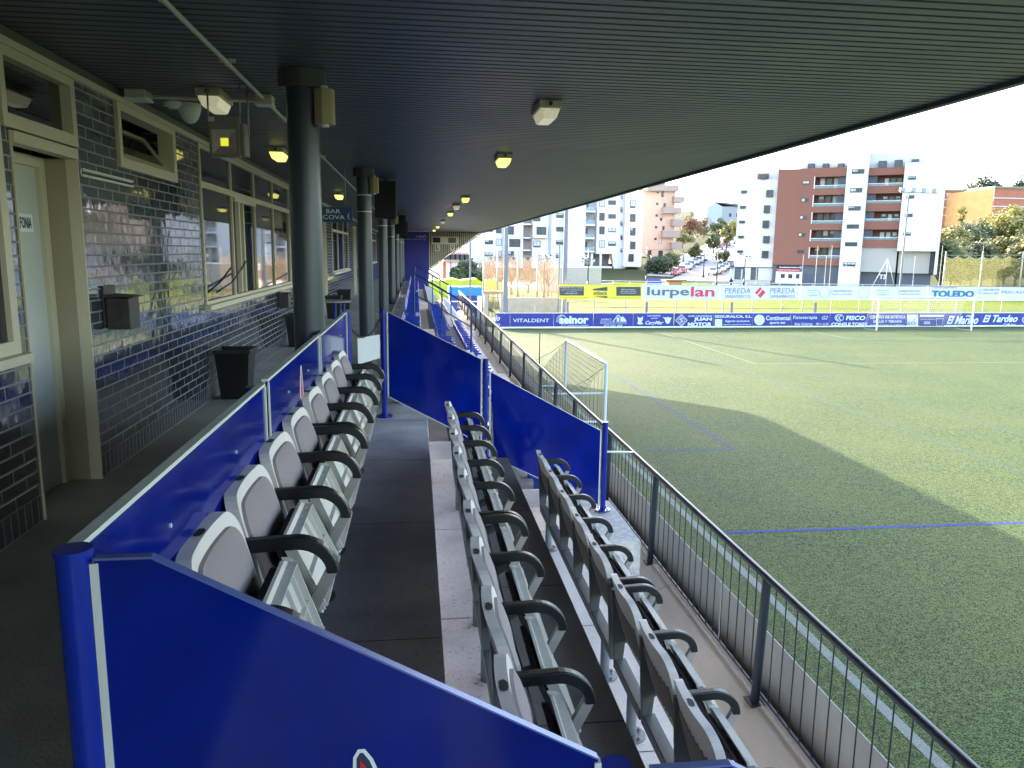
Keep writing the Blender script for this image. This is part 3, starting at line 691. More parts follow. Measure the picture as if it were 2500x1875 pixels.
def put(o, par):
    c = o.copy(); COL.objects.link(c); c.parent = par
    for g in o.children: d = g.copy(); COL.objects.link(d); d.parent = c
    return c
PIV = (0, 0, 0)
def chair(x, y, zh, lab, grp, near_arm=False, post=False, tilt=0.0):
    t = thing('armchair', lab, 'armchair', (x, y, zh), 0, grp)
    for o in base.values():
        c = put(o, t)
        if o.name.startswith('seat_') and tilt: c.rotation_euler = (0, tilt, 0); c.location = (tilt*.3, 0, 0)
    for o in ARM_F: put(o, t)
    if near_arm:
        for o in ARM_N: put(o, t)
    if post:
        for o in PST: put(o, t)
    put(BM, t)
    return t
R1 = [1.56, 2.045, 2.55, 3.062, 3.578, 4.17, 4.70, 5.238, 5.75]
R2 = [2.01, 2.51, 3.015, 3.523, 4.10, 4.60, 5.114, 5.61, 6.116]
R3 = [1.68, 2.22, 2.768, 3.318, 3.88, 4.511, 5.051, 5.60, 6.15, 6.69]
rj = random.Random(5)
def row(ys, x, zh, name, brk, posts):
    for i, y in enumerate(ys):
        lab = '%s padded armchair from the near blue screen, %s' % (ORD[i], name)
        chair(x+rj.uniform(-.003, .003), y, zh, lab, 'padded armchairs in the '+name, near_arm=(i == brk), post=(i in posts), tilt=rj.choice([0, 0, .03, -.03, .06]))
row(R1, -.556, .72, 'top row', 5, (1, 4, 5, 8))
row(R2, .262, .25, 'middle row', 4, (0, 3, 4, 8))
row(R3, 1.12, -.33, 'front row', 5, (1, 4, 5, 9))
for o in protos:
    for g in list(o.children): bpy.data.objects.remove(g)
    bpy.data.objects.remove(o)
# ---------------------------------------------------------------- railing in front
t = thing('railing', 'long dark navy railing with thin vertical bars along the front of the stand', 'railing', (2.5, 5, -1.78))
rl = MB(); rl.tube([(2.5, Y0, -.79), (2.5, 46, -.79)], .027, 16); rl.build('top_rail', STEELN, t)
MB().box(2.492, 2.508, Y0, 46, -1.70, -1.68).build('bottom_rail', STEELN, t)
PY = [-5.2, -2.7, -.15, 2.4, 5.0, 7.63, 9.6, 11.9, 13.6, 15.3, 17.8, 20.3, 22.8, 25.3, 27.8, 30.3, 32.8, 35.3, 37.8, 40.3, 42.8, 46]
for a, b in zip([Y0]+PY, PY):
    mb = MB(); n = max(1, int((b-a)/.15)); st_ = (b-a)/n
    for k in range(1, n):
        yy = a+k*st_+rj.uniform(-.006, .006); bw_ = rj.uniform(-.006, .006)
        mb.tube([(2.5, yy, -1.69), (2.5+bw_, yy+bw_, -1.25), (2.5, yy, -.80)], .0048, 6)
    mb.build('bar_panel', STEELN, t)
for yy in PY:
    p = MB().cyl((2.47, yy, -1.77), (2.5, yy, -.80), .033, n=14).build('post', STEELN, t)
    MB().box(2.41, 2.53, yy-.07, yy+.07, -1.775, -1.758).build('base_plate', DARKM, p, bevel=.004)
t = thing('hoarding', 'row of plain grey boards standing behind the railing bars at pitch level', 'hoarding', (2.72, 10, -2.6))
y = Y0
while y < 46:
    MB().box(2.70, 2.705, y+.004, min(y+3.05, 46)-.004, -2.9, -1.395).build('board', BOARDG, t); y += 3.05
# ---------------------------------------------------------------- small blue seats farther along
def seat_mesh(mat):
    mb = MB(); n = 8
    # low bucket: back on the left, pan sloping to the front
    pr = [(-.17, .36), (-.15, .24), (-.12, .19), (0, .185), (.14, .20), (.19, .185), (.19, .17), (.0, .16), (-.13, .165), (-.165, .22), (-.19, .36)]
    mb.prism(pr, 'y', -.2, .2)
    for s_ in (-.2, .19): mb.prism([(-.19, .36), (-.15, .24), (-.1, .22), (.18, .215), (.18, .17), (-.13, .165), (-.165, .22)], 'y', s_, s_+.012)
    mb.box(-.1, .1, -.05, .05, 0, .165)
    return mb.build('stadium_seat', mat, None, bevel=.008)
def NUM(k):
    u = ORD[:9]; teens = ['tenth', 'eleventh', 'twelfth', 'thirteenth', 'fourteenth', 'fifteenth', 'sixteenth', 'seventeenth', 'eighteenth', 'nineteenth']
    return u[k-1] if k < 10 else teens[k-10] if k < 20 else 'twentieth' if k == 20 else 'twenty-'+u[k-21]
SB_ = M('seat_blue', (.006, .04, .32), .3, var=.25, vs=2); SW_ = M('seat_glare', (.55, .52, .55), .35, var=.1)  # pale copy: whitening by light, painted into the far seats' colour
sp = seat_mesh(SB_); spw = seat_mesh(SW_)
blocks = [(8.5, 17.7, 'first'), (19.4, 28.7, 'second'), (30.5, 43.2, 'third')]
for rn, (x, z) in {'top': (-.12, -.15), 'middle': (.62, -.6), 'front': (1.42, -1.2)}.items():
    for a, b, bn in blocks:
        y = a; wh = bn == 'third' and rn != 'top'; num = 0
        while y < b:
            num += 1
            o = (spw if wh else sp).copy(); COL.objects.link(o); o.location = (x+rj.uniform(-.01, .01), y, z)
            tag(o, '%s moulded seat, %s from the near end, %s row, %s block of stadium seats' % ('glare-whitened' if wh else 'blue', NUM(num), rn, bn), 'seat', '%s seats, %s row, %s block' % ('glare-whitened' if wh else 'blue', rn, bn))
            y += .49
bpy.data.objects.remove(sp); bpy.data.objects.remove(spw)
# stair handrails
NB = M('rail_blue', (.006, .02, .16), .3)
for yy, lab in ((18.5, 'blue stair handrail coming down the first gangway'), (29.5, 'blue stair handrail coming down the second gangway'), (43.4, 'blue stair handrail nearest the blue end wall')):
    t = thing('handrail', lab, 'handrail', (.6, yy, -.6), 0, 'stair handrails')
    MB().tube([(-.08, yy, 1.014), (1.20, yy, .27), (1.27, yy, .24), (1.30, yy, .19), (1.30, yy, -.88)], .024, 12).build('rail', NB, t)
    MB().tube([(-.06, yy, -.15), (-.06, yy, 1.0)], .022, 10).tube([(-.06, yy, .5), (.62, yy, .13), (1.29, yy, -.27)], .014, 8).tube([(.6, yy, -.6), (.6, yy, .61)], .018, 8).build('upright', NB, t)
OUT = .75
# ---------------------------------------------------------------- ground, pitch and lines
gx = [-900, -500, -300, -200, -120, -60, -20, 20, 60]+[60+8*k for k in range(1, 60)]+[600, 750, 1000, 1500]
gy = [-300, -100, -40, 20, 60, 100]+[100+9*k for k in range(1, 50)]+[600, 750, 1000, 1600, 2500]
tm = MB(); vs = [(x, y, terrain(x, y)-(.02 if y > 60 else .2)) for y in gy for x in gx]; n = len(gx)
tm.add(vs, [(j*n+i, j*n+i+1, (j+1)*n+i+1, (j+1)*n+i) for j in range(len(gy)-1) for i in range(n-1)], True)
struct(tm.build('ground', turf_mat('rough_grass', (.07, .085, .025), (.14, .15, .05), (.12, .10, .05))))
ZP = -3.8
def sheet(name, mat, poly, z): return struct(MB().add([(a, b, z) for a, b in poly], [tuple(range(len(poly)))]).build(name, mat))
TURF = turf_mat('turf', (.040, .068, .031), (.120, .165, .055), (.135, .158, .055))
sheet('pitch', TURF, [(2.6, -60), (90, -60), (90, 57.5), (2.6, 57.5)], ZP)
sheet('training_field', turf_mat('field_grass', (.13, .18, .015), (.20, .24, .02), (.22, .23, .03)), [(7, 58), (120, 58), (120, 118), (7, 118)], ZP+.004)
LW = M('line_white', (.17, .2, .13), .9, spec=.05, var=.6, vs=30); LB = M('line_blue', (.03, .08, .45), .8, var=.4, vs=7)
def line(mat, pts, w_=.11, nm='pitch_line'):
    mb = MB()
    for (a, b), (c, d) in zip(pts, pts[1:]):
        v = Vector((c-a, d-b, 0)); l = v.length; v /= l; nrm = Vector((-v.y, v.x, 0))*w_/2; k = max(1, int(l/1.5))
        for i in range(k):
            p = Vector((a, b, ZP+.004))+v*l*i/k; q = Vector((a, b, ZP+.004))+v*l*(i+1)/k
            mb.quad(p-nrm, q-nrm, q+nrm, p+nrm)
    return struct(mb.build(nm, mat))
line(M('line_touch', (.22, .24, .21), .9, spec=.05, var=.7, vs=45, speck=.7), [(5.48, -40), (5.48, 52.7)], .15)
line(LW, [(5.48, 52.7), (75, 52.7)]); line(LW, [(16.7, 52.7), (16.7, 36.3), (57, 36.3), (57, 52.7)], .08); line(LW, [(28.2, 52.7), (28.2, 47.4), (46.5, 47.4), (46.5, 52.7)])
LB = M('line_blue2', (.045, .07, .25), .9, spec=.05, speck=.6, var=.6, vs=25)
line(LB, [(8.75, 33), (8.72, 19.9), (6.2, 19.9)], .06); LF = M('line_faded', (.07, .10, .13), .9, spec=.05, var=.5, vs=20); line(LF, [(15.1, 42), (15.1, -20)], .06); line(LF, [(18.3, 42), (18.3, -20)], .06); line(LB, [(5.9, 13.65), (40, 13.8)], .09)
# ---------------------------------------------------------------- goals
GW = M('goal_white', (.75, .75, .76), .35, var=.06); NETM = M('net_cord', (.45, .45, .42), .8); NETD = M('net_dark', (.1, .1, .09), .8)
def net(mb, a, b, c, d, n1, n2, r=.004):
    a, b, c, d = map(Vector, (a, b, c, d))
    for i in range(n1+1): p = a.lerp(b, i/n1); q = d.lerp(c, i/n1); mb.cyl(p, q, r, n=3, caps=False)
    for i in range(n2+1): p = a.lerp(d, i/n2); q = b.lerp(c, i/n2); mb.cyl(p, q, r, n=3, caps=False)
x = 5.9; ya, yb = 30.1, 23.45; zt = -1.9
t = thing('goal', 'white small-sided goal parked along the touchline in front of the railing', 'goal', (x, 26.8, ZP))
MB().tube([(x, ya, zt), (x, yb, zt)], .055, 14).build('crossbar', GW, t)
for yy in (ya, yb): MB().cyl((x, yy, ZP), (x, yy, zt), .055, n=14).build('post', GW, t)
fr = MB().tube([(x, ya, ZP+.04), (x-1.5, ya, ZP+.04), (x-1.5, yb, ZP+.04), (x, yb, ZP+.04)], .035, 10)
fr.tube([(x, 23.5, ZP+.95), (x-1.7, 23.5, ZP+.95)], .03, 8)
fr.build('base_frame', GW, t)
nb = MB(); net(nb, (x, ya, zt), (x, yb, zt), (x-1.5, yb, ZP+.05), (x-1.5, ya, ZP+.05), 44, 16, .005)
for yy in (ya, yb):
    for k in range(12): nb.cyl((x-1.5*k/12, yy, ZP+.05), (x-1.5*k/12, yy, zt-(zt-ZP)*k/12), .005, n=3, caps=False)
nb.build('net', NETD, t)
for yy in (ya, yb): MB().tube([(x, yy, zt-.05), (x-.6, yy, zt-.5), (x-1.5, yy, zt-.95)], .008, 5).build('net_rope', NETD, t)
t = thing('goal', 'white full-size goal in front of the blue hoardings at the far end', 'goal', (37.2, 52.8, ZP))
xa, xb_ = 33.45, 41.0; yg = 52.8
MB().tube([(xa, yg, -1.36), (xb_, yg, -1.36)], .06, 14).build('crossbar', GW, t)
for q in (xa, xb_): MB().cyl((q, yg, ZP), (q, yg, -1.36), .06, n=14).build('post', GW, t)
nb = MB(); net(nb, (xa, yg, -1.36), (xb_, yg, -1.36), (xb_, yg+.9, -1.5), (xa, yg+.9, -1.5), 50, 5, .006); net(nb, (xa, yg+.9, -1.5), (xb_, yg+.9, -1.5), (xb_, yg+1.6, ZP), (xa, yg+1.6, ZP), 50, 16, .006)
for q in (xa, xb_):
    nb.tube([(q, yg, -1.5), (q, yg+.9, -1.5), (q, yg+1.6, ZP), (q, yg, ZP+.03)], .02, 6)
nb.build('net', NETM, t)
t = thing('corner_pole', 'thin dark pole standing at the pitch edge left of the parked goal', 'pole', (5.3, 33, ZP))
MB().cyl((5.3, 33, ZP), (5.3, 33, ZP+1.9), .03, .02, n=8).build('pole', DARKM, t)
# ---------------------------------------------------------------- blue hoardings
P4 = lambda x, y: (1180+x/4.424, 660+y/4.424)
P5 = lambda x, y: (1600+x/4.424, 660+y/4.424)
P6 = lambda x, y: (2000+x/4.424, 660+y/4.424)
BP = Plane((4.66, 54.23, ZP), -2.6)
BANB = M('banner_blue', (.015, .022, .26), .5, var=.12, vs=.8); BAND = M('banner_navy', (.01, .012, .2), .5, var=.12, vs=.8); BW = M('banner_white', (.75, .77, .85), .5, var=.04)
ZB0, ZB1 = -3.68, -2.73
def sr(f, x0, x1): return BP.sz(*f(x0, 540))[0], BP.sz(*f(x1, 540))[0]
def bsec(f, x0, x1, lab, items, mat=BANB, extra=None, first=None):
    a, b = BP.sz(*f(x0, 540))[0], BP.sz(*f(x1, 540))[0]
    if first is not None: a = first
    t = thing('advert_board', lab, 'advert board', BP.pt((a+b)/2, ZP, 0), 0, 'blue advert boards along the goal line')
    BP.box(MB(), a, b-.02, ZB0, ZB1, 0, .02).build('panel', mat, t)
    mb = MB(); BP.box(mb, a, b-.02, ZB1+.001, ZB1+.03, -.01, .03); BP.box(mb, a, b-.02, ZP+.01, ZB0-.02, .0, .02)
    for k in (0.02, .5): BP.box(mb, a+(b-a)*k, a+(b-a)*k+.05, ZP, ZB1, .021, .06)
    mb.build('frame', ALU, t)
    its = []
    for st_, x0_, x1_, yt, yb2, *r in items:
        s0, z1 = BP.sz(*f(x0_, yt)); s1, z0 = BP.sz(*f(x1_, yb2)); its.append((st_, s0, s1, z0, z1, *r))
    if its: text_mesh('lettering', its, BP, BW, t)
    if extra:
        mb = MB(); extra(mb, lambda x, y, d=-.02: BP.pt(*BP.sz(*f(x, y)), d)); mb.build('logo', BW, t)
    return t
def poly(mb, pts): mb.add(pts, [tuple(range(len(pts)))])
def strip(mb, fn, pts, w_=4):
    for (a, b), (c, d) in zip(pts, pts[1:]):
        l = math.hypot(c-a, d-b) or 1; nx, ny = -(d-b)/l*w_/2, (c-a)/l*w_/2
        poly(mb, [fn(a-nx, b-ny), fn(c-nx, d-ny), fn(c+nx, d+ny), fn(a+nx, b+ny)])
def circ(cx, cy, r, n=26, ry=None): ry = ry or r; return [(cx+r*math.cos(2*math.pi*k/n), cy+ry*math.sin(2*math.pi*k/n)) for k in range(n+1)]
bsec(P4, -40, 290, 'blue advert board with white script at the left end of the goal line boards', [('elo', 95, 180, 485, 545, .4, .02), ('Asesores', 100, 180, 565, 600, .3, .01)], first=.9)
bsec(P4, 290, 760, 'blue advert board reading VITALDENT', [('VITALDENT', 320, 710, 522, 560, 0, .008)])
bsec(P4, 760, 1190, 'blue advert board reading seinor with a feather swirl', [('seinor', 820, 1135, 492, 578, 0, .05), ('instalaciones integrales', 910, 1135, 586, 600, 0, .01)],
     extra=lambda mb, f: [strip(mb, f, [(785+10*k, 560-14*k*0), (800+14*k, 505-4*k), (835+12*k, 478+2*k), (870+6*k, 490+8*k)], 3.5) for k in range(4)]+[strip(mb, f, [(840, 600), (880, 560)], 3.5), strip(mb, f, [(870, 600), (890, 575)], 3.5)])
def jairo(mb, f):
    strip(mb, f, [(1398, 555), (1455, 482), (1500, 530)], 9); poly(mb, [f(*p) for p in ((1440, 550), (1440, 520), (1455, 505), (1468, 520), (1468, 550))])
    poly(mb, [f(*p) for p in ((1480, 552), (1480, 520), (1500, 495), (1530, 520), (1545, 552))]); strip(mb, f, [(1262, 556), (1550, 556)], 3)
bsec(P4, 1190, 1620, 'blue advert board reading JAIRO with a white house outline', [('JAIRO', 1268, 1380, 520, 550, 0, .0), ('Construcciones y Reformas', 1260, 1548, 562, 578, 0, .01), ('677 031 203', 1302, 1500, 584, 604, .2, .01)], extra=jairo)
def cary(mb, f):
    poly(mb, [f(*p) for p in ((1662, 578), (1672, 545), (1664, 495), (1680, 512), (1705, 512), (1726, 495), (1718, 540), (1708, 560), (1728, 580), (1690, 584))])
    poly(mb, [f(*p) for p in ((1935, 500), (1962, 512), (1978, 502), (1975, 520), (1995, 500), (2012, 512), (2035, 510), (2020, 535), (2012, 565), (1990, 580), (1968, 565), (1960, 530))])
bsec(P4, 1620, 2058, 'blue advert board reading CaryMar between a fox and a bull head', [('carniceria', 1770, 1912, 480, 498, 0, .01), ('asador', 1808, 1888, 508, 524, 0, .01), ('CaryMar', 1750, 1945, 545, 595, .35, .02)], extra=cary)
def juan(mb, f):
    strip(mb, f, [(280, 478), (342, 540), (280, 602), (218, 540), (280, 478)], 7); strip(mb, f, [(280, 500), (318, 540), (280, 580), (242, 540), (280, 500)], 4)
    strip(mb, f, [(300, 520), (262, 528), (296, 548), (262, 562)], 8)
bsec(P5, 204, 626, 'darker navy advert board reading auto recambios JUAN MOTOR with a diamond logo', [('auto recambios', 355, 610, 482, 500, 0, .02), ('JUAN', 415, 608, 508, 553, 0, .05), ('MOTOR', 350, 608, 562, 606, 0, .05)], mat=BAND, extra=juan)
def axa1(mb, f): strip(mb, f, [(642, 565), (720, 565)], 76)
bsec(P5, 626, 1052, 'blue advert board reading SEGURALCA, S.L. Agente exclusivo', [('SEGURALCA, S.L.', 640, 1042, 484, 516, 0, .03), ('Agente exclusivo', 752, 1016, 534, 566, 0, .015), ('seguros y pensiones familiares', 735, 1030, 578, 592, 0, .01)], extra=axa1)
def conti(mb, f):
    c = circ(1122, 535, 56); poly(mb, [f(*p) for p in c[:-1]])
bsec(P5, 1052, 1470, 'blue advert board reading Continental sports bar with a round badge', [('Continental', 1195, 1455, 490, 538, 0, .02), ('sports bar', 1235, 1405, 550, 585, 0, .02)], extra=conti)
bsec(P5, 1470, 1885, 'blue advert board reading Fisioterapia G2', [('Fisioterapia', 1490, 1745, 490, 536, 0, .005), ('G2', 1800, 1860, 492, 530, .3, .005), ('Asier Gutierrez', 1502, 1695, 562, 594, 0, .005), ('985 11 61 81', 1735, 1865, 567, 590, 0, .005)])
def fisco(mb, f): strip(mb, f, circ(215, 512, 46, ry=36), 6); strip(mb, f, [(205, 480), (178, 515), (205, 545)], 9); strip(mb, f, [(238, 484), (205, 515), (240, 543)], 9)
bsec(P6, 115, 530, 'blue advert board reading FISCO CONSULTORES', [('FISCO', 290, 495, 490, 538, .1, .04), ('CONSULTORES', 130, 516, 564, 602, 0, .04)], extra=fisco)
bsec(P6, 530, 942, 'blue advert board reading Centro de Estetica Salud y Terapia', [('CENTRO DE ESTÉTICA', 550, 930, 480, 520, 0, .025), ('SALUD Y TERAPIA', 582, 890, 538, 566, 0, .025), ('pedicura y uñas', 552, 910, 582, 598, 0, .01)])
t = bsec(P6, 942, 1356, 'blue advert board with a white square and dark plate in the goal mouth', [])
mb = MB(); f6 = lambda x, y, d=-.02: BP.pt(*BP.sz(*P6(x, y)), d)
poly(mb, [f6(*p) for p in ((948, 478), (1066, 478), (1066, 605), (948, 605))]); mb.build('white_plate', BW, t)
mb = MB(); poly(mb, [f6(*p) for p in ((1075, 480), (1345, 480), (1345, 602), (1075, 602))]); mb.build('navy_plate', BAND, t)
mb = MB(); strip(mb, lambda x, y: f6(x, y, -.03), [(1000, 560), (1062, 484)], 5)
mb.build('stroke', BAND, t)
def sub(st_, x0, x1, y0, y1, *r): s0, z1 = BP.sz(*P6(x0, y0)); s1, z0 = BP.sz(*P6(x1, y1)); return (st_, s0, s1, z0, z1, *r)
text_mesh('lettering', [sub('AXA', 950, 1042, 552, 590, 0, .01)], BP, BAND, t, d=-.03)
text_mesh('lettering', [sub('AXA', 1128, 1196, 548, 580, 0, .03)], BP, BW, t, d=-.03); text_mesh('lettering', [sub('Agente exclusivo', 1092, 1250, 522, 536, 0, .01)], BP, BW, t, d=-.03)
mb = MB(); strip(mb, lambda x, y: f6(x, y, -.03), [(1085, 490), (1345, 490)], 20); strip(mb, lambda x, y: f6(x, y, -.03), [(1265, 520), (1340, 520), (1322, 598), (1265, 598), (1265, 520)], 3); mb.build('stripe', BW, t)
bsec(P6, 1356, 1752, 'blue advert board reading Casa El Marino in white script', [('casa', 1582, 1672, 482, 502, .4, .02), ('El Marino', 1382, 1712, 492, 580, .4, .03), ('RESTAURANTE', 1450, 1636, 588, 598, 0, .01)])
bsec(P6, 1752, 2190, 'blue advert board reading El Tardeo Cafe bar', [('El Tardeo', 1770, 2138, 482, 560, .35, .03), ('Café bar', 1990, 2120, 572, 600, .1, .02)])
bsec(P6, 2190, 2700, 'last blue advert board, cut by the right picture edge, with a white ring', [], extra=lambda mb, f: strip(mb, f, circ(2245, 535, 50, ry=40), 10))
# ---------------------------------------------------------------- upper white boards on posts
UP = Plane((4, 60, ZP), -1.5)
ZU0 = UP.sz(1800, 731.5)[1]; ZU1 = UP.sz(1800, 697)[1]
INKT = M('print_grey', (.12, .13, .16), .5); GREYT = M('print_pale', (.2, .21, .24), .5); REDT = M('print_red', (.65, .03, .05), .5); TEAL = M('print_teal', (.02, .16, .3), .5, var=.3, vs=.6)
UYEL = M('board_yellow', (.82, .68, .04), .5, var=.05); UWH = M('board_white', (.68, .69, .75), .5, var=.04); UDK = M('board_brown', (.06, .05, .035), .5)
def usec(f, x0, x1, lab, mat, sets):
    a, b = UP.sz(*f(x0, 240))[0], UP.sz(*f(x1, 240))[0]
    t = thing('advert_board', lab, 'advert board', UP.pt((a+b)/2, ZP, 0), 0, 'raised advert boards behind the goal line')
    UP.box(MB(), a, b-.03, ZU0, ZU1, 0, .03).build('panel', mat, t)
    mb = MB(); UP.box(mb, a, b-.03, ZU1+.001, ZU1+.04, -.01, .04)
    k = a+.3
    while k < b: UP.box(mb, k, k+.06, ZP, ZU1, .031, .09); k += 2.55
    mb.build('support_post', POLE, t)
    for m_, its, ex in sets:
        L_ = []
        for st_, x0_, x1_, yt, yb2, *r in its:
            s0, z1 = UP.sz(*f(x0_, yt)); s1, z0 = UP.sz(*f(x1_, yb2)); L_.append((st_, s0, s1, z0, z1, *r))
        if L_: text_mesh('lettering', L_, UP, m_, t, d=-.03 if not ex else -.025)
        if ex: mb = MB(); ex(mb, lambda x, y, d=-.02: UP.pt(*UP.sz(*f(x, y)), d)); mb.build('print', m_, t)
    return t
rect = lambda mb, f, x0, y0, x1, y1, d=-.015: poly(mb, [f(x0, y0, d), f(x1, y0, d), f(x1, y1, d), f(x0, y1, d)])
usec(P4, 818, 1712, 'yellow raised advert board reading APERNOR between two dark text panels', UYEL, [
    (UDK, [], lambda mb, f: (rect(mb, f, 820, 175, 1086, 272), rect(mb, f, 1436, 178, 1700, 275), poly(mb, [f(1182, 200), f(1340, 178), f(1340, 222), f(1182, 216)]), poly(mb, [f(1186, 282), f(1340, 278), f(1340, 300)]))),
    (UDK, [('APERNOR', 1186, 1336, 232, 270, 0, .01), ('INDUSTRIALES', 835, 1125, 290, 300, 0, 0), ('PUERTAS AUTOMATICAS', 1370, 1690, 292, 301, 0, 0)], None),
    (BW, [('PUERTAS DE GARAJE', 834, 1070, 182, 196, 0, 0), ('apertura automatica', 838, 1070, 206, 218, 0, 0), ('y cierres', 905, 1010, 226, 238, 0, 0), ('www.apernor', 880, 1020, 246, 258, 0, 0), ('SERVICIO TECNICO', 1490, 1640, 202, 214, 0, 0), ('puertas', 1485, 1650, 222, 232, 0, 0), ('mantenimiento', 1480, 1648, 240, 250, 0, 0)], None)])
f5 = P5
usec(P5, -140, 700, 'white raised advert board reading lurpelan in black and red', UWH, [
    (INKT, [('lurpe', -88, 362, 178, 300, 0, .02)], None), (REDT, [('lan', 386, 636, 175, 285, 0, .02), ('www.lurpelan', 388, 634, 297, 305, 0, 0)], None)])
def pereda(mb, f): 
    for k in range(4): poly(mb, [f(1075+k*30, 240-k*16-0), f(1103+k*30, 222-k*12), f(1108+k*22+10, 285-k*22), f(1080+k*22+10, 300-k*24)]) if False else None
    poly(mb, [f(1075, 240), f(1130, 180), f(1150, 198), f(1098, 262)]); poly(mb, [f(1106, 270), f(1160, 206), f(1190, 240), f(1132, 300)])
usec(P5, 700, 1562, 'white raised advert board reading PEREDA SANEAMIENTOS twice round a red diamond', UWH, [
    (GREYT, [('PEREDA', 752, 1025, 190, 248, .1, 0), ('SANEAMIENTOS', 750, 1025, 264, 298, 0, 0), ('PEREDA', 1240, 1505, 190, 248, .1, 0), ('SANEAMIENTOS', 1240, 1505, 264, 298, 0, 0)], None), (REDT, [], pereda)])
def lab(mb, f): 
    strip(mb, f, circ(1828, 240, 60), 3); strip(mb, f, circ(1828, 240, 48, ry=44)[:16], 2)
    strip(mb, f, circ(2250, 240, 60), 3)
usec(P5, 1564, 2330, 'white raised advert board with thin rings and pale laboratory lettering', UWH, [
    (GREYT, [('ASESORIA', 1642, 1755, 208, 222, 0, .005), ('juridica', 1642, 1755, 236, 248, 0, .005), ('LABORAL', 1642, 1752, 262, 276, 0, .01), ('Laboratorios', 1900, 2120, 206, 234, 0, .003), ('optica prado', 1902, 2118, 244, 268, 0, .003)], None), (GREYT, [], lab)])
usec(P6, 562, 1168, 'white raised advert board with a thin ring above the goal crossbar', UWH, [
    (GREYT, [('ASESORIA', 615, 735, 208, 222, 0, .005), ('juridica', 620, 735, 236, 248, 0, .005), ('LABORAL', 630, 735, 258, 270, 0, .01), ('Laboratorios', 872, 1090, 206, 234, 0, .003), ('optica prado', 874, 1088, 244, 268, 0, .003)], None), (GREYT, [], lambda mb, f: strip(mb, f, circ(802, 235, 58), 3))])
usec(P6, 1170, 1955, 'white raised advert board reading TOLEDO with two phone numbers', UWH, [
    (TEAL, [('TOLEDO', 1216, 1668, 216, 294, 0, .06)], None), (INKT, [('AUTOCARES RIOS', 1222, 1490, 180, 196, .2, .01), ('658 628 230', 1772, 1944, 198, 220, .1, .01), ('676 413 867', 1772, 1940, 238, 258, .1, .01)], None), (GREYT, [], lambda mb, f: (strip(mb, f, circ(1733, 230, 24), 3), strip(mb, f, [(1724, 216), (1730, 236), (1744, 244)], 5)))])
usec(P6, 1956, 2900, 'white raised advert board beginning PESCADOS at the right edge of the picture', UWH, [(GREYT, [('PESCADOS', 1970, 2300, 218, 252, 0, .01)], None)])
# low rail between the two rows of boards
t = thing('rail_fence', 'thin grey rail fence on the grass between the two rows of boards', 'fence', (30, 58.5, ZP))
mb = MB(); mb.tube([(9, 58.5, -2.55), (74, 58.7, -2.75)], .02, 6); mb.tube([(9, 58.5, -3.3), (74, 58.7, -3.4)], .015, 6)
for k in range(27): mb.cyl((9+k*2.5, 58.5, ZP), (9+k*2.5, 58.5, -2.5), .02, n=6)
mb.build('rails', POLE, t)
for px in (1385, 1578, 1786, 1990): 
    p = atZ(px, 764, ZP); p = atY(px, 760, 57.2)
    t = thing('support_pole', 'short thick grey pole rising behind the blue boards, %s of four' % {1385: 'leftmost', 1578: 'second from left', 1786: 'third from left', 1990: 'rightmost'}[px], 'pole', (p.x, p.y, ZP), 0, 'short grey poles behind the blue boards')
    MB().cyl((0, 0, 0), (0, 0, 1.75), .1, n=12).build('pole', POLE, t, local=True)
# ---------------------------------------------------------------- background buildings
Z0G = -3.9
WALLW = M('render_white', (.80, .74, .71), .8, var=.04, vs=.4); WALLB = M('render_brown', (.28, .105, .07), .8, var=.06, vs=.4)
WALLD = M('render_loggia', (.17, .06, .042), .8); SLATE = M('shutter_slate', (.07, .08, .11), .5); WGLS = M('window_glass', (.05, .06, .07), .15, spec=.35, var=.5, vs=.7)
FRM = M('window_frame', (.05, .05, .055), .5); GREYC = M('plinth_grey', (.10, .105, .12), .6); BEIGEW = M('render_beige', (.50, .44, .37), .8, var=.05, vs=.5)
CURT = M('blind_pale', (.6, .62, .62), .6, var=.2, vs=1.5)
RGL = M('railing_glass', (.35, .5, .5), .15, alpha=.35)
def Bwin(par, pl, s0, s1, z0, z1, n=2, d=-.06, blind=.65):
    f = MB(); w_ = .09
    for a, b, c, e in ((s0, s1, z0, z0+w_), (s0, s1, z1-w_, z1), (s0, s0+w_, z0+w_, z1-w_), (s1-w_, s1, z0+w_, z1-w_)): pl.box(f, a, b, c, e, d, .05)
    for k in range(1, n): q = s0+(s1-s0)*k/n; pl.box(f, q-.04, q+.04, z0+w_, z1-w_, d, .05)
    o = f.build('window', FRM, par)
    pl.box(MB(), s0+w_, s1-w_, z0+w_, z1-w_, d+.03, .04).build('pane', WGLS, o)
    if blind and rj.random() < blind:
        h = rj.choice([.3, .5, .8, 1]); a, b = s0+w_, s1-w_
        if n > 1 and rj.random() < .5: b = (s0+s1)/2-.04
        pl.box(MB(), a+.02, b-.02, z1-w_-(z1-z0-2*w_)*h, z1-w_, d+.015, d+.029).build('blind', CURT, o)
    return o
R2 = lambda x, y: (1600+x/4.148, 300+y/4.148)
R3 = lambda x, y: (2000+x/4.148, 300+y/4.148)
P0 = atZ(1900, 697, ZP)
MP = Plane((P0.x, P0.y, ZP), 35)
mbld = thing('apartment_building', 'modern white and brown apartment block with recessed balconies beyond the far goal', 'building', (P0.x, P0.y, Z0G))
def S2(x, y): return MP.sz(*R2(x, y))
def S3(x, y): return MP.sz(*R3(x, y))
def blk(name, mat, a, b, z0, z1, d0, d1, par=mbld, pl=MP): return pl.box(MB(), a, b, z0, z1, d0, d1).build(name, mat, par)
zl = S2(845, 578)[1]; sa = S2(845, 578)[0]; sb = S2(1240, 570)[0]
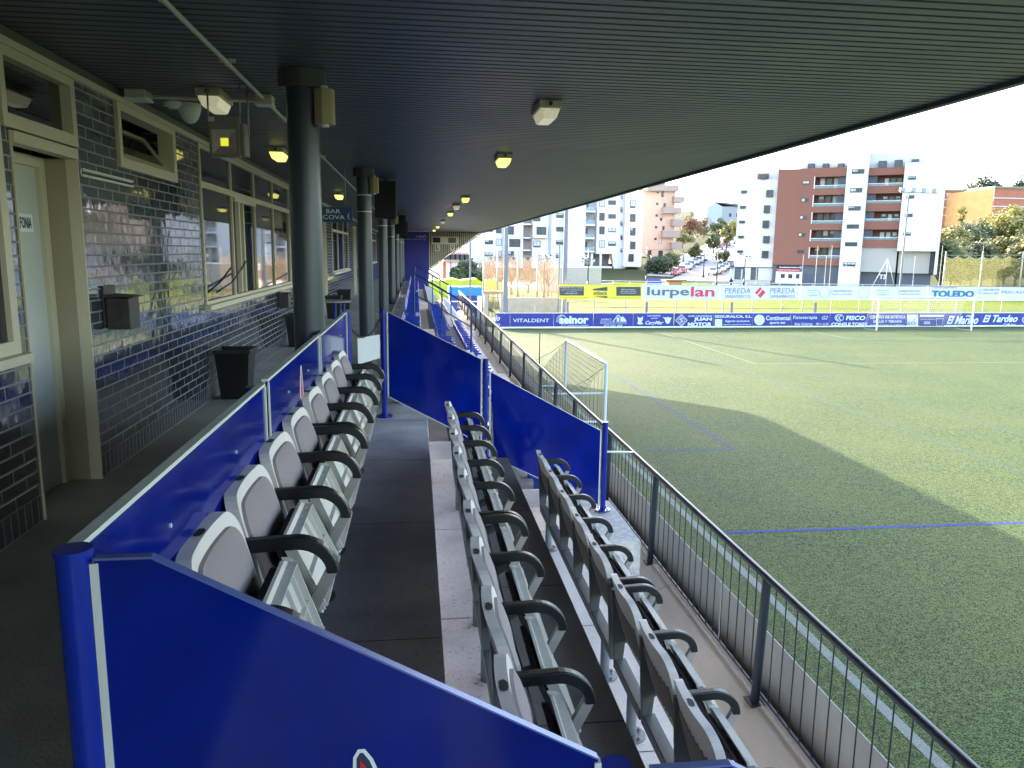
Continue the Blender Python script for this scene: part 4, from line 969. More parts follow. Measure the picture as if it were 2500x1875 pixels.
blk('white_wall', WALLW, sa, sb, -.2, zl, .5, 13)
blk('ground_floor', GREYC, sa, sb, Z0G, -.2, 1.1, 13)
blk('shop_beam', WALLW, sa, sb, -.55, -.21, .45, 1.09)
blk('shop_front', WALLW, S2(980, 0)[0]+.0, S2(1050, 0)[0], -3.0, -.7, .95, 1.09); blk('shop_front', WALLW, S2(1130, 0)[0], sb, -3.0, -.7, .95, 1.09)
for a, b in ((830, 860), (865, 880), (950, 965)): blk('shop_window', CURT, S2(a, 0)[0], S2(b, 0)[0], -2.9, -1.0, 1.0, 1.09)
blk('low_wall', BEIGEW, sa-.3, sb, Z0G, -2.9, -.6, -.3)
for y_ in (697, 853, 1003, 1155, 1303):
    xx = {697: 895, 853: 884, 1003: 875, 1155: 864, 1303: 855}[y_]
    a = S2(xx-26, y_-13); b = S2(xx+26, y_+13); Bwin(mbld, MP, a[0], b[0], b[1], a[1], 2, d=.44)
for x0, y0, x1, y1, br in ((1125, 680, 1185, 750, 1), (1100, 835, 1155, 912, 0), (1088, 988, 1145, 1065, 0), (1092, 1145, 1150, 1218, 1), (1080, 1295, 1138, 1370, 0)):
    a = S2(x0, y0); b = S2(x1, y1); Bwin(mbld, MP, a[0], b[0], b[1], a[1], 2, d=.44)
    if br: blk('brown_band', WALLB, b[0], S2(1235, 0)[0]-.1, b[1], a[1], .45, .51)
# upper set-back pieces on the left
blk('roof_storey', WALLW, S2(985, 460)[0], S2(1250, 450)[0], zl, S2(985, 455)[1], 1.5, 13)
blk('brown_bay', WALLB, S2(1025, 520)[0], S2(1135, 520)[0], S2(1050, 570)[1], S2(1050, 510)[1], 1.0, 1.6)
a = S2(1055, 530); b = S2(1130, 566); Bwin(mbld, MP, a[0], b[0], b[1], a[1], 2, d=.9)
# brown block with loggias
s0 = S2(1255, 480)[0]; s1 = S2(1950, 445)[0]; zt_ = S2(1600, 462)[1]; zb_ = S2(1500, 1440)[1]
lz = [(550, 660), (735, 843), (912, 1018), (1090, 1196), (1268, 1370)]; lx = [1612, 1600, 1585, 1570, 1555]
sl0 = S2(1612, 600)[0]
blk('brown_wall', WALLB, s0, sl0, zb_, zt_, -.5, 12)
prev = zt_
for (yt, yb2), x in zip(lz, lx):
    zt2 = MP.sz(*R2(1780, yt-4))[1]; zb2 = MP.sz(*R2(1780, yb2+4))[1]
    blk('brown_band', WALLB, sl0, s1, zt2, prev, -.5, 12); prev = zb2
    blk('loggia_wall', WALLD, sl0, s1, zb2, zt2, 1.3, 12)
    blk('divider', WALLW, sl0-.02, sl0+.14, zb2, zt2+.05, -.56, -.45)
    c0 = s1-(s1-sl0)*.27; blk('shutter_panel', SLATE, c0, s1, zb2, zt2, .2, .3)
    for k in range(3): q = sl0+.7+k*1.15; pl_ = Plane((P0.x, P0.y, ZP), 35); Bwin(mbld, Plane(MP.P+MP.n*1.3, 35), q, q+.95, zb2+.1, zb2+2.0, 1, d=-.06, blind=.7)
    blk('balcony_glass', RGL, sl0+.15, s1, zb2+.02, zb2+.45, -.45, -.42)
    MP.box(MB(), sl0+.15, s1, zb2+.46, zb2+.54, -.5, -.4).build('balcony_rail', ALU, mbld)
blk('brown_band', WALLB, sl0, s1, zb_, prev, -.5, 12)
for x, y_ in ((1530, 607), (1518, 783), (1500, 958), (1487, 1133), (1475, 1305)):
    a = S2(x-34, y_-17); b = S2(x+34, y_+17); Bwin(mbld, MP, a[0], b[0], b[1], a[1], 2, d=-.56)
blk('ground_floor', GREYC, s0, s1, Z0G, zb_, 0, 12)
# shop under the brown block
SH = lambda x, y: MP.sz(1870+x/14.75, 600+y/14.75)
def shr(x0, y0, x1, y1): a = SH(x0, y0); b = SH(x1, y1); return a[0], b[0], b[1], a[1]
a, b, c, e = shr(370, 925, 1290, 1370); sf = blk('shop_front', WHITEP, a, b, c, e, -.12, -.001)
a, b, c, e = shr(400, 715, 1310, 825); blk('shop_sign', BLACKM, a, b, c, e, -.2, -.001)
a, b, c, e = shr(385, 828, 1220, 924); blk('red_fascia', REDT, a, b, c, e, -.25, -.001)
for q in ((540, 1010, 680, 1165), (810, 1020, 950, 1180), (1085, 1015, 1205, 1185)): a, b, c, e = shr(*q); blk('shop_window', WGLS, a, b, c, e, -.15, -.121)
a, b, c, e = shr(470, 745, 870, 800); a2, b2, c2, e2 = shr(890, 750, 1200, 800)
text_mesh('lettering', [('Academia', a, b, c, e, .3, .02), ('Ondarre', a2, b2, c2, e2, .3, .02)], MP, WHITE, mbld, d=-.22)
mb = MB(); strip(mb, lambda x, y: MP.pt(*SH(x, y), -.22), circ(1258, 780, 34), 14); mb.build('logo', WHITE, mbld)
a, b, c, e = shr(420, 855, 1200, 895); text_mesh('lettering', [('ALIMENTACION CONGELADOS', a, b, c, e, 0, .01)], MP, WHITE, mbld, d=-.27)
a, b, c, e = shr(1400, 985, 1800, 1400); blk('garage_door', SLATE, a, b, Z0G, e, -.06, -.001)
# stair tower
s2 = S3(300, 300)[0]; s3 = S3(522, 295)[0]
blk('stair_tower', WALLW, s2+.05, s3, Z0G, S3(400, 285)[1], -1.3, 12)
for x, y_ in ((400, 500), (380, 688), (365, 870), (347, 1052), (330, 1230), (312, 1432)):
    a = S3(x-60, y_-21); b = S3(x+60, y_+21); Bwin(mbld, MP, a[0], b[0], b[1], a[1], 3, d=-1.37, blind=.6)
# right brown balconies
s4 = S3(870, 455)[0]; yt_ = [(455, 530), (640, 715), (815, 895), (1000, 1080), (1185, 1262)]
for i, (p, q) in enumerate(yt_):
    za = MP.sz(*R3(680, p))[1]; zb2 = MP.sz(*R3(680, q))[1]
    blk('brown_band', WALLB, s3+.01, s4, zb2, za, -.5, 12)
    if i:
        zz = za; zu = MP.sz(*R3(680, yt_[i-1][1]))[1]
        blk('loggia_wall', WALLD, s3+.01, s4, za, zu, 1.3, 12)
        blk('shutter_panel', SLATE, s3+.01, s3+1.4, za, zu, .2, .3)
        for k in range(3): q_ = s3+2.4+k*.98; Bwin(mbld, Plane(MP.P+MP.n*1.3, 35), q_, q_+.85, za+.1, zu-.35, 1, d=-.06, blind=.7)
        blk('balcony_glass', RGL, s3+.1, s4-.1, za+.02, za+.38, -.45, -.42); MP.box(MB(), s3+.1, s4-.1, za+.39, za+.47, -.5, -.4).build('balcony_rail', ALU, mbld)
zq = MP.sz(*R3(680, 1262))[1]
blk('beige_wall', BEIGEW, s3+.01, s4, -1.0, zq, -.1, 12); blk('base_wall', GREYC, s3+.01, s4, Z0G, -1.0, 1, 12)
text_mesh('lettering', [('T3', s3+3.0, s3+4.1, -2.2, -1.4, 0, .04)], MP, WHITE, mbld, d=.9)
# right white block
s5 = S3(1305, 400)[0]; zr = S3(1100, 402)[1]; zrb = S3(1000, 1300)[1]
blk('white_wall', WALLW, s4, s5, zrb, zr, -1.2, 12)
blk('under_wall', BEIGEW, s4+.3, s5-1.2, -1.1, zrb, .3, 12); blk('base_wall', GREYC, s4+.3, s5-.8, Z0G, -1.1, 1.3, 12); blk('corner_pier', WALLW, s5-.45, s5, -1.2, zrb, -1.2, 2); blk('dark_recess', FRM, s5-1.2, s5-.5, -1.1, zrb, .5, 12)
for x, y_ in ((943, 565), (925, 755), (908, 940), (890, 1128)):
    a = S3(x-37, y_-16); b = S3(x+37, y_+16); Bwin(mbld, MP, a[0], b[0], b[1], a[1], 2, d=-1.27)
# penthouse
zp_ = S2(1470, 338)[1]; blk('roof_storey', WALLW, S2(1468, 340)[0], s2+.04, zt_, zp_+.3, 1.6, 12)
blk('roof_storey', WALLW, s3+.01, S3(1128, 270)[0], zt_-.6, S3(900, 275)[1], 1.6, 12)
for x in (1575, 1723, 1877):
    a = S2(x-30, 412); b = S2(x+30, 460); Bwin(mbld, MP, a[0], b[0], b[1], a[1], 2, d=1.5)
for x, y0, y1 in ((640, 385, 455), (802, 375, 448), (972, 368, 408)):
    a = S3(x-37, y0); b = S3(x+37, y1); Bwin(mbld, MP, a[0], b[0], b[1], a[1], 2, d=1.5)
mb = MB(); c = MP.pt(s2+1.8, S3(430, 290)[1], 4); zt3 = S3(440, 145)[1]
mb.cyl(c, (c.x, c.y, zt3), .05, n=6); c = MP.pt(s2+1.0, S3(430, 290)[1], 4); mb.cyl(c, (c.x, c.y, c.z+1.4), .04, n=6); mb.build('aerial', FRM, mbld)
# ---- left white block
LP = Plane((35, 170, ZP), 0); Q = lambda x, y: LP.sz(1100+x/3.687, 400+y/3.687)
lb = thing('apartment_building', 'long white apartment block with many small windows seen under the roof edge', 'building', (35, 170, Z0G))
WL2 = M('render_white_b', (.82, .75, .74), .8, var=.05, vs=.3)
def lblk(name, mat, x0, x1, ztop, zbot, d0, d1): return LP.box(MB(), Q(x0, 600)[0], Q(x1, 600)[0], zbot, ztop, d0, d1).build(name, mat, lb)
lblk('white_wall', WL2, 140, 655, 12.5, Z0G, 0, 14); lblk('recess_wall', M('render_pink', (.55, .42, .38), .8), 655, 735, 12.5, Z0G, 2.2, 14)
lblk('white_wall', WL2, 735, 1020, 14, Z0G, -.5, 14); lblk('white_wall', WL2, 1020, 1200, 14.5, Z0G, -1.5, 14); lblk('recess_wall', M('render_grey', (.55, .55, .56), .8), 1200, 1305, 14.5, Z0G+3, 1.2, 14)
lblk('white_wall', WL2, 1305, 1540, 15.0, 1.5, -1.2, 14); lblk('white_wall', WL2, 1540, 1700, Q(1600, 275)[1], Q(1600, 925)[1], -2.4, 14)
lblk('roof_storey', WL2, 1300, 1720, Q(1600, 235)[1], 13, 3, 14); lblk('base_wall', BEIGEW, 1540, 1690, Q(1600, 925)[1], Z0G, 1, 14)
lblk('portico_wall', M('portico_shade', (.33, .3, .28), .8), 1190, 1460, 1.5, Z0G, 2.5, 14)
for x in (1270, 1350): lblk('portico_pier', WL2, x-10, x+8, 1.5, Z0G, -1.2, -.4)
lblk('portico_beam', WL2, 1180, 1450, -1.2, -1.6, -1.25, -.4)
def pier(): 
    mb = MB(); a = Q(1440, 810); b = Q(1470, 1010); c = Q(1560, 1010)
    mb.hexa([LP.pt(*p, d) for p, d in ((Q(1440, 812), -1.19), (Q(1440, 810), -1.19))]*0 or [LP.pt(s, z, d) for s, z, d in ((b[0], Z0G, -1.2), (a[0], 1.49, -1.2), (b[0], Z0G, .2), (a[0], 1.49, .2), (c[0], Z0G, -1.2), (c[0], 1.49, -1.2), (c[0], Z0G, .2), (c[0], 1.49, .2))]); return mb
pier().build('raking_wall', WL2, lb)
def lw(x0, x1, y0, y1, n=2, d=-.06): a = Q(x0, y0); b = Q(x1, y1); Bwin(lb, Plane(LP.P+LP.n*(d+.06), 0), a[0], b[0], b[1], a[1], n, blind=.5)
for y_ in (480, 592, 705, 815): 
    lw(308, 382, y_-18, y_+20); lw(408, 458, y_-32, y_+34)
    lw(515 if y_ != 705 else 528, 570 if y_ != 705 else 628, y_-30, y_+45, 2 if y_ != 705 else 4)
for y_ in (345, 467, 590, 708): lw(948, 1012, y_-22, y_+20, 1, -.62)
lw(944, 972, 805, 848, 1, -.62)
for y_ in (370, 488, 610, 722):
    if y_ == 610: lblk('bay', WL2, 735, 862, Q(800, 555)[1], Q(800, 668)[1], -1.6, -.5); lw(765, 850, 568, 640, 2, -1.72)
    else: lw(740, 805, y_-30, y_+30, 2, -.62)
    LP.box(MB(), Q(650, 0)[0], Q(735, 0)[0], Q(700, y_+50)[1]-.3, Q(700, y_+50)[1], -.2, 2.2).build('balcony_slab', WL2, lb)
for y_ in (355, 478, 600, 722):
    lw(1328, 1374, y_-36, y_+36, 2, -1.26); lw(1408, 1475, y_-24, y_+18, 2, -1.26); lw(1590, 1636, y_-22, y_+48, 2, -2.5); lw(1516, 1532, y_+40, y_+75, 1, -1.26); lw(1520, 1534, y_-65, y_-35, 1, -1.26)
    Bwin(lb, Plane(LP.P+LP.n*1.2, 0), Q(1208, 0)[0], Q(1262, 0)[0], Q(0, y_+15)[1], Q(0, y_-40)[1], 2, blind=.3)
    LP.box(MB(), Q(1200, 0)[0], Q(1305, 0)[0], Q(0, y_+45)[1]-.35, Q(0, y_+45)[1], -1.4, 1.2).build('balcony_slab', WL2, lb)
    LP.box(MB(), Q(1202, 0)[0], Q(1303, 0)[0], Q(0, y_+45)[1], Q(0, y_+10)[1], -1.38, -1.35).build('balcony_glass', RGL, lb)
lw(1575, 1620, 810, 880, 2, -2.5); lw(1355, 1405, 925, 945, 1, 2.4)
LP.box(MB(), Q(1180, 0)[0], Q(1235, 0)[0], Z0G, Q(0, 925)[1], 2.3, 2.45).build('entrance', FRM, lb)
LP.box(MB(), Q(1040, 0)[0], Q(1060, 0)[0], Z0G, 14, -.7, -.4).build('downpipe', ZINC, lb)
LP.box(MB(), Q(892, 0)[0], Q(915, 0)[0], Z0G, 13.9, -.7, -.51).build('grey_strip', GREYC if False else M('strip_grey', (.45, .45, .48), .7), lb)
LP.box(MB(), Q(470, 0)[0], Q(506, 0)[0], Z0G, 12.4, -.15, -.01).build('grey_strip', M('strip_grey', (.45, .45, .48)), lb)
# ---- salmon block with corner balconies
OP = Plane((60, 195, ZP), 0); QO = lambda x, y: OP.sz(1550+x/5.927, 420+y/5.927)
ob = thing('apartment_building', 'salmon coloured apartment block with staggered boxy balconies on its right edge', 'building', (60, 195, Z0G))
SAL = M('render_salmon', (.66, .45, .33), .8, var=.05, vs=.3); MAU = M('render_mauve', (.42, .31, .27), .8, var=.05, vs=.4)
def oblk(name, mat, x0, y0, x1, y1, d0, d1): a = QO(x0, y0); b = QO(x1, y1); return OP.box(MB(), a[0], b[0], b[1], a[1], d0, d1).build(name, mat, ob)
oblk('salmon_wall', SAL, 60, 250, 545, 1290, 0, 12); oblk('roof_band', MAU, 160, 185, 612, 285, -1.5, 12); oblk('roof_storey', MAU, 200, 70, 440, 184, 0, 12); oblk('roof_slab', M('roof_blue', (.5, .55, .6), .6), 440, 75, 548, 108, 2, 12)
oblk('plinth_band', MAU, 70, 1115, 520, 1128, -.1, -.001)
for q in ((540, 355, 682, 452), (388, 512, 638, 606), (520, 685, 668, 788), (375, 850, 620, 950), (505, 1015, 650, 1120)):
    oblk('balcony_box', MAU, *q, -1.8, 2)
def ow(x0, y0, x1, y1): a = QO(x0, y0); b = QO(x1, y1); Bwin(ob, OP, a[0], b[0], b[1], a[1], 1, blind=.3)
for x, y_ in ((330, 290), (322, 460), (315, 630), (306, 798), (298, 968)): ow(x-16, y_-18, x+16, y_+18)
for x, y_, h in ((400, 322, 44), (430, 478, 30), (380, 660, 46), (412, 812, 30), (366, 996, 44)): ow(x-15, y_-h, x+15, y_+h)
for x, y_ in ((105, 465), (97, 640), (90, 805), (84, 975)): ow(x-8, y_-36, x+8, y_+36)
ow(190, 1130, 235, 1260); ow(340, 1135, 400, 1250)
# ---- grey gabled house up the hill
hp = onT(1765, 575); HY = 300
GP = Plane((0, HY, 0), 0); g2 = lambda x, y: GP.sz(1550+x/5.927, 420+y/5.927)
a, b, c = g2(1042, 515), g2(1165, 440), g2(1268, 500); base_z = terrain(a[0], HY)-2
hb = thing('house', 'pale grey gabled house on the hill between the salmon and brown blocks', 'house', (b[0], HY, base_z))
MB().prism([(a[0], base_z), (c[0], base_z), (c[0], c[1]), (b[0], b[1]), (a[0], a[1])], 'y', HY, HY+14).build('gable_wall', M('house_grey', (.55, .56, .6), .8), hb)
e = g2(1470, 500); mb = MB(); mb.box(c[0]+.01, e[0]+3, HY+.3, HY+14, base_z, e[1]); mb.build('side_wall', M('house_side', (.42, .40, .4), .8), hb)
mb = MB(); rz = g2(1300, 458)[1]; mb.hexa([(b[0]-.3, HY-.4, b[1]), (b[0]-.3, HY-.4, b[1]+.3), (b[0]-.3, HY+14, b[1]), (b[0]-.3, HY+14, b[1]+.3), (e[0]+3, HY-.4, e[1]-.1), (e[0]+3, HY-.4, e[1]+1.0), (e[0]+3, HY+14, e[1]-.1), (e[0]+3, HY+14, e[1]+1.0)]); mb.build('roof', M('house_roof', (.22, .2, .21), .8), hb)
for k in range(3):
    q = c[0]+3+k*3; MB().box(q, q+1, HY+.22, HY+.3, e[1]-4, e[1]-2.6).build('window', FRM, hb)
# ---- red brick blocks on the right hill
RBK = M('red_brick', (.55, .17, .09), .8, var=.15, vs=.5); RWT = M('band_white', (.7, .66, .6), .8); SUNW = M('side_sunlit', (.85, .42, .15), .8, var=.15, vs=.4)  # side wall colour has the sunlight on that face painted in
def redblock(lab, px0, px1, Y, ytop, bands, side=None):
    pl = Plane((0, Y, 0), 0); A = pl.sz(*R3(px0, ytop)); B = pl.sz(*R3(px1, ytop)); bz = terrain(A[0], Y)-4
    t = thing('apartment_building', lab, 'building', ((A[0]+B[0])/2, Y, bz))
    pl.box(MB(), A[0], B[0], bz, A[1], 0, 14).build('brick_wall', RBK, t)
    pl.box(MB(), A[0]-.3, B[0]+.3, A[1]+.01, A[1]+.8, -.4, 14.4).build('roof', M('roof_olive', (.3, .27, .18), .8), t)
    for yb2 in bands: z = pl.sz(*R3(px0, yb2))[1]; pl.box(MB(), A[0], B[0], z-.2, z+.2, -.15, -.001).build('white_band', RWT, t)
    if side:
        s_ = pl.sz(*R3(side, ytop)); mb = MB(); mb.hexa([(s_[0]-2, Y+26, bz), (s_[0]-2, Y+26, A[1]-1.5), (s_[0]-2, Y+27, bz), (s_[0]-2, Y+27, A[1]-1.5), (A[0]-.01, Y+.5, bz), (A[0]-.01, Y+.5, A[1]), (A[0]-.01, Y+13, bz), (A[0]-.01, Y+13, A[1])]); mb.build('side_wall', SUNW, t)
    return t, pl
t, pl = redblock('red brick block with oval white windows just right of the white building', 1240, 1525, 285, 690, (775, 855, 935))
for y_ in (730, 805, 885):
    a = pl.sz(*R3(1288, y_-17)); b = pl.sz(*R3(1350, y_+17)); pl.box(MB(), a[0], b[0], b[1], a[1], -.3, -.16).build('balcony_front', RWT, t)
t, pl = redblock('large red brick block at the right edge of the picture, sunlit on its left side', 1780, 2120, 268, 662, (760, 845, 925), side=1580)
# ---- small red and pink building under the stand roof edge
PP = Plane((0, 118, 0), 0); p1 = lambda x, y: PP.sz(1100+x/3.687, 400+y/3.687)
t = thing('pavilion', 'small pinkish glazed pavilion raised on pillars at the left beyond the stand', 'pavilion', (p1(70, 0)[0], 118, Z0G))
a = p1(-60, 795); b = p1(155, 882); PP.box(MB(), a[0], b[0], b[1], a[1], 0, 6).build('glazed_room', M('pavilion_pink', (.6, .3, .28), .5), t)
for k in range(5): q = a[0]+(b[0]-a[0])*(k+.1)/5; Bwin(t, PP, q, q+1.1, b[1]+.3, a[1]-.3, 1, blind=0)
for x in (-20, 28, 68, 100): q = p1(x, 0)[0]; PP.box(MB(), q-.3, q+.3, Z0G, b[1], .5, 1.1).build('pillar', WALLW, t)
PP.box(MB(), a[0], p1(40, 0)[0], Z0G, 0, 5, 6).build('rear_wall', M('pavilion_red', (.5, .14, .08), .7), t)
# ---------------------------------------------------------------- left corner: fields, containers, nets
LIME = M('lime_cover', (.55, .6, .01), .6, var=.12, vs=.5)
def bank(name, lab, cat, mat, px0, px1, ytop, Y, th, zb=ZP, dome=False, yr=None):
    pl = Plane((0, Y, 0), 0); a = pl.sz(px0, ytop); b = pl.sz(px1, ytop); n = 10; pts = []
    for k in range(n+1): q = k/n; pts.append((a[0]+(b[0]-a[0])*q, a[1]+(rj.uniform(-.25, .15) if 0 < k < n else -.3)))
    o = MB().prism([(a[0], zb)]+pts+[(b[0], zb)], 'y', Y, Y+th).build(name, mat); return tag(o, lab, cat)
bank('inflatable_wall', 'bright lime yellow cover wall behind the blue container at the left', 'cover', LIME, 1040, 1178, 681, 80, 3)
bank('inflatable_wall', 'pale lime patch behind the beige net, right of the blue container', 'cover', LIME, 1184, 1226, 683, 84, 1)
BRT = M('container_blue', (.0, .24, .72), .45, var=.06); BRD = M('container_navy', (.01, .05, .25), .5)
pl = Plane((0, 62, 0), 0); a = pl.sz(1096, 700); b = pl.sz(1177, 722)
t = thing('container', 'bright blue container with darker lower half at the corner of the pitch', 'container', ((a[0]+b[0])/2, 62, ZP))
mb = MB(); pl.box(mb, a[0], b[0], b[1], a[1], 0, 2.4); mb.build('upper_panel', BRT, t)
pl.box(MB(), a[0]+.05, b[0]-.4, ZP, b[1]-.01, .05, 2.3).build('lower_panel', BRD, t); z = pl.sz(1100, 736)[1]; pl.box(MB(), a[0], b[0]-.4, z-.04, z+.04, 0, .049).build('stripe', WHITE, t); pl.box(MB(), b[0]-.38, b[0], ZP, b[1]-.01, 0, 2.3).build('end_post', WHITE, t)
# stone gate with iron bars
pl = Plane((0, 58, 0), 0); G2 = lambda x, y: pl.sz(1160+x/9.217, 590+y/9.217)
t = thing('gate', 'iron barred gate between pale stone piers behind the blue boards at the left', 'gate', (pl.sz(1205, 740)[0], 58, ZP))
a = G2(170, 1110); b = G2(700, 1165); pl.box(MB(), a[0], b[0], b[1], a[1], 0, .5).build('lintel', M('coping_red', (.5, .25, .17), .8), t)
STONE = M('pale_stone', (.52, .43, .32), .85, var=.2, vs=2)
for x0, x1 in ((200, 300), (575, 700)): a = G2(x0, 1166); b = G2(x1, 1600); pl.box(MB(), a[0], b[0], ZP, a[1], .05, .4).build('pier', STONE, t)
mb = MB()
for k in range(9): q = G2(310+k*31, 1180); mb.cyl(pl.pt(q[0], ZP, .2), pl.pt(q[0], q[1], .2), .02, n=6)
for y_ in (1180, 1250): a = G2(300, y_); b = G2(572, y_); mb.cyl(pl.pt(a[0], a[1], .2), pl.pt(b[0], a[1], .2), .02, n=6)
mb.build('bars', FRM, t)
t = thing('stone_wall', 'low pale stone wall and fence running right from the barred gate', 'wall', (pl.sz(1290, 740)[0], 66, ZP))
pl6 = Plane((0, 66, 0), 0); a = pl6.sz(1238, 716); b = pl6.sz(1372, 716); pl6.box(MB(), a[0], b[0], ZP, ZP+1.5, 0, .3).build('wall', STONE, t)
mb = MB(); k = a[0]
while k < b[0]: mb.cyl(pl6.pt(k, ZP+1.5, .1), pl6.pt(k, ZP+2.6, .1), .03, n=5); k += .35
mb.build('fence_slats', STONE, t)
# ball nets
def netm(name, rgb, dens):
    m = bpy.data.materials.new(name); m.use_nodes = True; t_ = m.node_tree; n = t_.nodes; L = t_.links; b_ = n['Principled BSDF']
    b_.inputs['Base Color'].default_value = (*rgb, 1); b_.inputs['Roughness'].default_value = .8; b_.inputs['Transmission Weight'].default_value = 0
    b_.inputs['Alpha'].default_value = dens
    tr = n.new('ShaderNodeBsdfTranslucent'); tr.inputs[0].default_value = (*rgb, 1); tp = n.new('ShaderNodeBsdfTransparent'); m1 = n.new('ShaderNodeMixShader'); m1.inputs[0].default_value = dens
    m2 = n.new('ShaderNodeMixShader'); m2.inputs[0].default_value = .6; df = n.new('ShaderNodeBsdfDiffuse'); df.inputs[0].default_value = (*rgb, 1)
    L.new(df.outputs[0], m2.inputs[1]); L.new(tr.outputs[0], m2.inputs[2]); L.new(tp.outputs[0], m1.inputs[1]); L.new(m2.outputs[0], m1.inputs[2]); L.new(m1.outputs[0], n['Material Output'].inputs[0]); return m
NB1 = netm('net_beige', (.17, .12, .085), .36); NB2 = netm('net_olive', (.13, .13, .06), .45)
def ballnet(lab, Y, bays, ytop, ybot, mat, thick=False, sag=True):
    pl = Plane((0, Y, 0), 0); c0 = pl.sz(bays[0], ytop); t = thing('ball_net', lab, 'net', (c0[0], Y, ZP))
    for i, (p, q) in enumerate(zip(bays, bays[1:])):
        a = pl.sz(p, ytop); b = pl.sz(q, ytop); n = 18; top = []
        for k in range(n+1): f = k/n; top.append((a[0]+(b[0]-a[0])*f, a[1]-(.35*abs(math.sin(f*math.pi*3)) if sag else 0)))
        mb = MB(); mb.add([pl.pt(s_, z, .0) for s_, z in top]+[pl.pt(s_, ZP, 0) for s_, z in top], [(k, k+1, n+2+k, n+1+k) for k in range(n)]); mb.build('netting', mat, t)
        mb = MB(); mb.tube([pl.pt(s_, z, 0) for s_, z in top], .03, 5); mb.cyl(pl.pt(a[0], a[1]+.1, 0), pl.pt(b[0], b[1]+.1, 0), .025, n=5); mb.build('top_cord', M('cord_pale', (.5, .47, .35), .8), t)
    for p in bays:
        a = pl.sz(p, ytop); MB().cyl(pl.pt(a[0], ZP, 0), pl.pt(a[0], a[1]+.6, 0), .09, n=8).build('post', M('post_pale', (.45, .41, .33), .6), t)
ballnet('tall beige ball net in the sun at the left corner of the pitch', 75, [1181, 1215, 1265, 1313, 1366], 628, 700, NB1)
ballnet('olive ball net with scalloped top in front of the hillside trees at the right', 95, [2309, 2399, 2498, 2590], 625, 700, NB2)
def pole(px, ytop, Y, r, lab, mat=POLE, zb=None, kind='pole'):
    p = atY(px, ytop, Y); zb = terrain(p.x, Y) if zb is None else zb
    t = thing(kind, lab, 'pole', (p.x, Y, zb)); MB().cyl((0, 0, 0), (0, 0, p.z-zb), r, r*.7, n=10).build('shaft', mat, t, local=True); return t, p
pole(1383, 506, 61, .22, 'tallest thick grey pole rising before the long white block', zb=ZP); pole(1236, 556, 57, .20, 'tall grey-blue pole standing by the barred gate', zb=ZP)
pole(1148, 590, 62, .10, 'pale pole rising beside the blue container', zb=ZP); pole(1366, 595, 62, .07, 'thin pole left of the tallest grey pole', zb=ZP)
for px, yt, lab in ((1962, 622, 'thin white pole before the shop'), (1997, 600, 'white pole right of the shop'), (2018, 625, 'thin rusty pole left of the stair tower'), (2032, 600, 'rusty pole nearest the stair tower'), (2068, 622, 'thin pale pole before the stair tower'), (2235, 625, 'thin pale pole right of the floodlight mast'), (1850, 622, 'thin grey pole before the white shop front'), (2302, 600, 'pale pole at the left end of the olive net'), (2402, 600, 'pale pole in the middle of the olive net')): pole(px, yt, 88, .045, lab, M('post_grey2', (.42, .39, .35)), zb=ZP)
t, p = pole(2219, 470, 100, .13, 'tall floodlight mast with four lamps before the white building', zb=ZP, kind='floodlight_mast')
hh = p.z-ZP
MB().box(-1.2, 4.2, -.05, .05, hh-.05, hh+.05).build('crossarm', POLE, t, local=True)
for k in range(4): MB().box(-1.4+k*1.5, -.7+k*1.5, -.3, .1, hh+.08, hh+.6).build('lamp', M('mast_lamp', (.35, .36, .38), .5), t, local=True, bevel=.05)
t = thing('training_goal', 'white sloping goal frame standing before the white building, behind the boards', 'goal frame', (78, 92, ZP))
q0 = atY(2168, 630, 92); q1 = atY(2131, 697, 92); q2 = atY(2183, 697, 92)
MB().tube([q1, q0, q2], .045, 8).tube([(q0.x, 92, q0.z), (q0.x, 92, ZP)], .035, 8).build('frame', M('frame_grey', (.5, .5, .48), .6), t)
# ---------------------------------------------------------------- street, kerbs, lamps, cars
ASPH = M('asphalt', (.40, .35, .34), .85, var=.15, vs=.5); PAVE = M('pavement', (.55, .48, .44), .85, var=.12, vs=.5)
r8p = lambda x, y: (1550+x/5.927, 420+y/5.927)
def ribbon(name, mat, L_, R_, dz, n=3):
    mb = MB(); rows = []
    for (a, b) in zip(L_, R_):
        A = onT(*r8p(*a)); B = onT(*r8p(*b)); rows.append((A, B))
    sub_ = []
    for (A, B), (C, D) in zip(rows, rows[1:]):
        for k in range(6): f = k/6; sub_.append((A.lerp(C, f), B.lerp(D, f)))
    sub_.append(rows[-1]); vs = []
    for A, B in sub_:
        for k in range(9): p = A.lerp(B, k/8); vs.append((p.x, p.y, terrain(p.x, p.y)+dz))
    mb.add(vs, [(j*9+i, j*9+i+1, (j+1)*9+i+1, (j+1)*9+i) for j in range(len(sub_)-1) for i in range(8)]); return struct(mb.build(name, mat))
ribbon('pavement', PAVE, [(150, 1500), (440, 1340), (700, 1205), (1000, 1060), (1100, 1005), (1330, 930)], [(540, 1520), (760, 1400), (920, 1310), (1075, 1200), (1140, 1090), (1400, 940)], .06)
ribbon('road', ASPH, [(500, 1580), (760, 1400), (920, 1310), (1075, 1200), (1140, 1090), (1400, 940)], [(1480, 1600), (1480, 1430), (1480, 1300), (1470, 1180), (1460, 1060), (1460, 960)], .10)
sheet('pavement', PAVE, [(38, 122), (84, 112), (92, 132), (40, 168)], ZP+.05)
sheet('plaza', PAVE, [(4, 119), (40, 119), (40, 169), (4, 169)], ZP+.04)
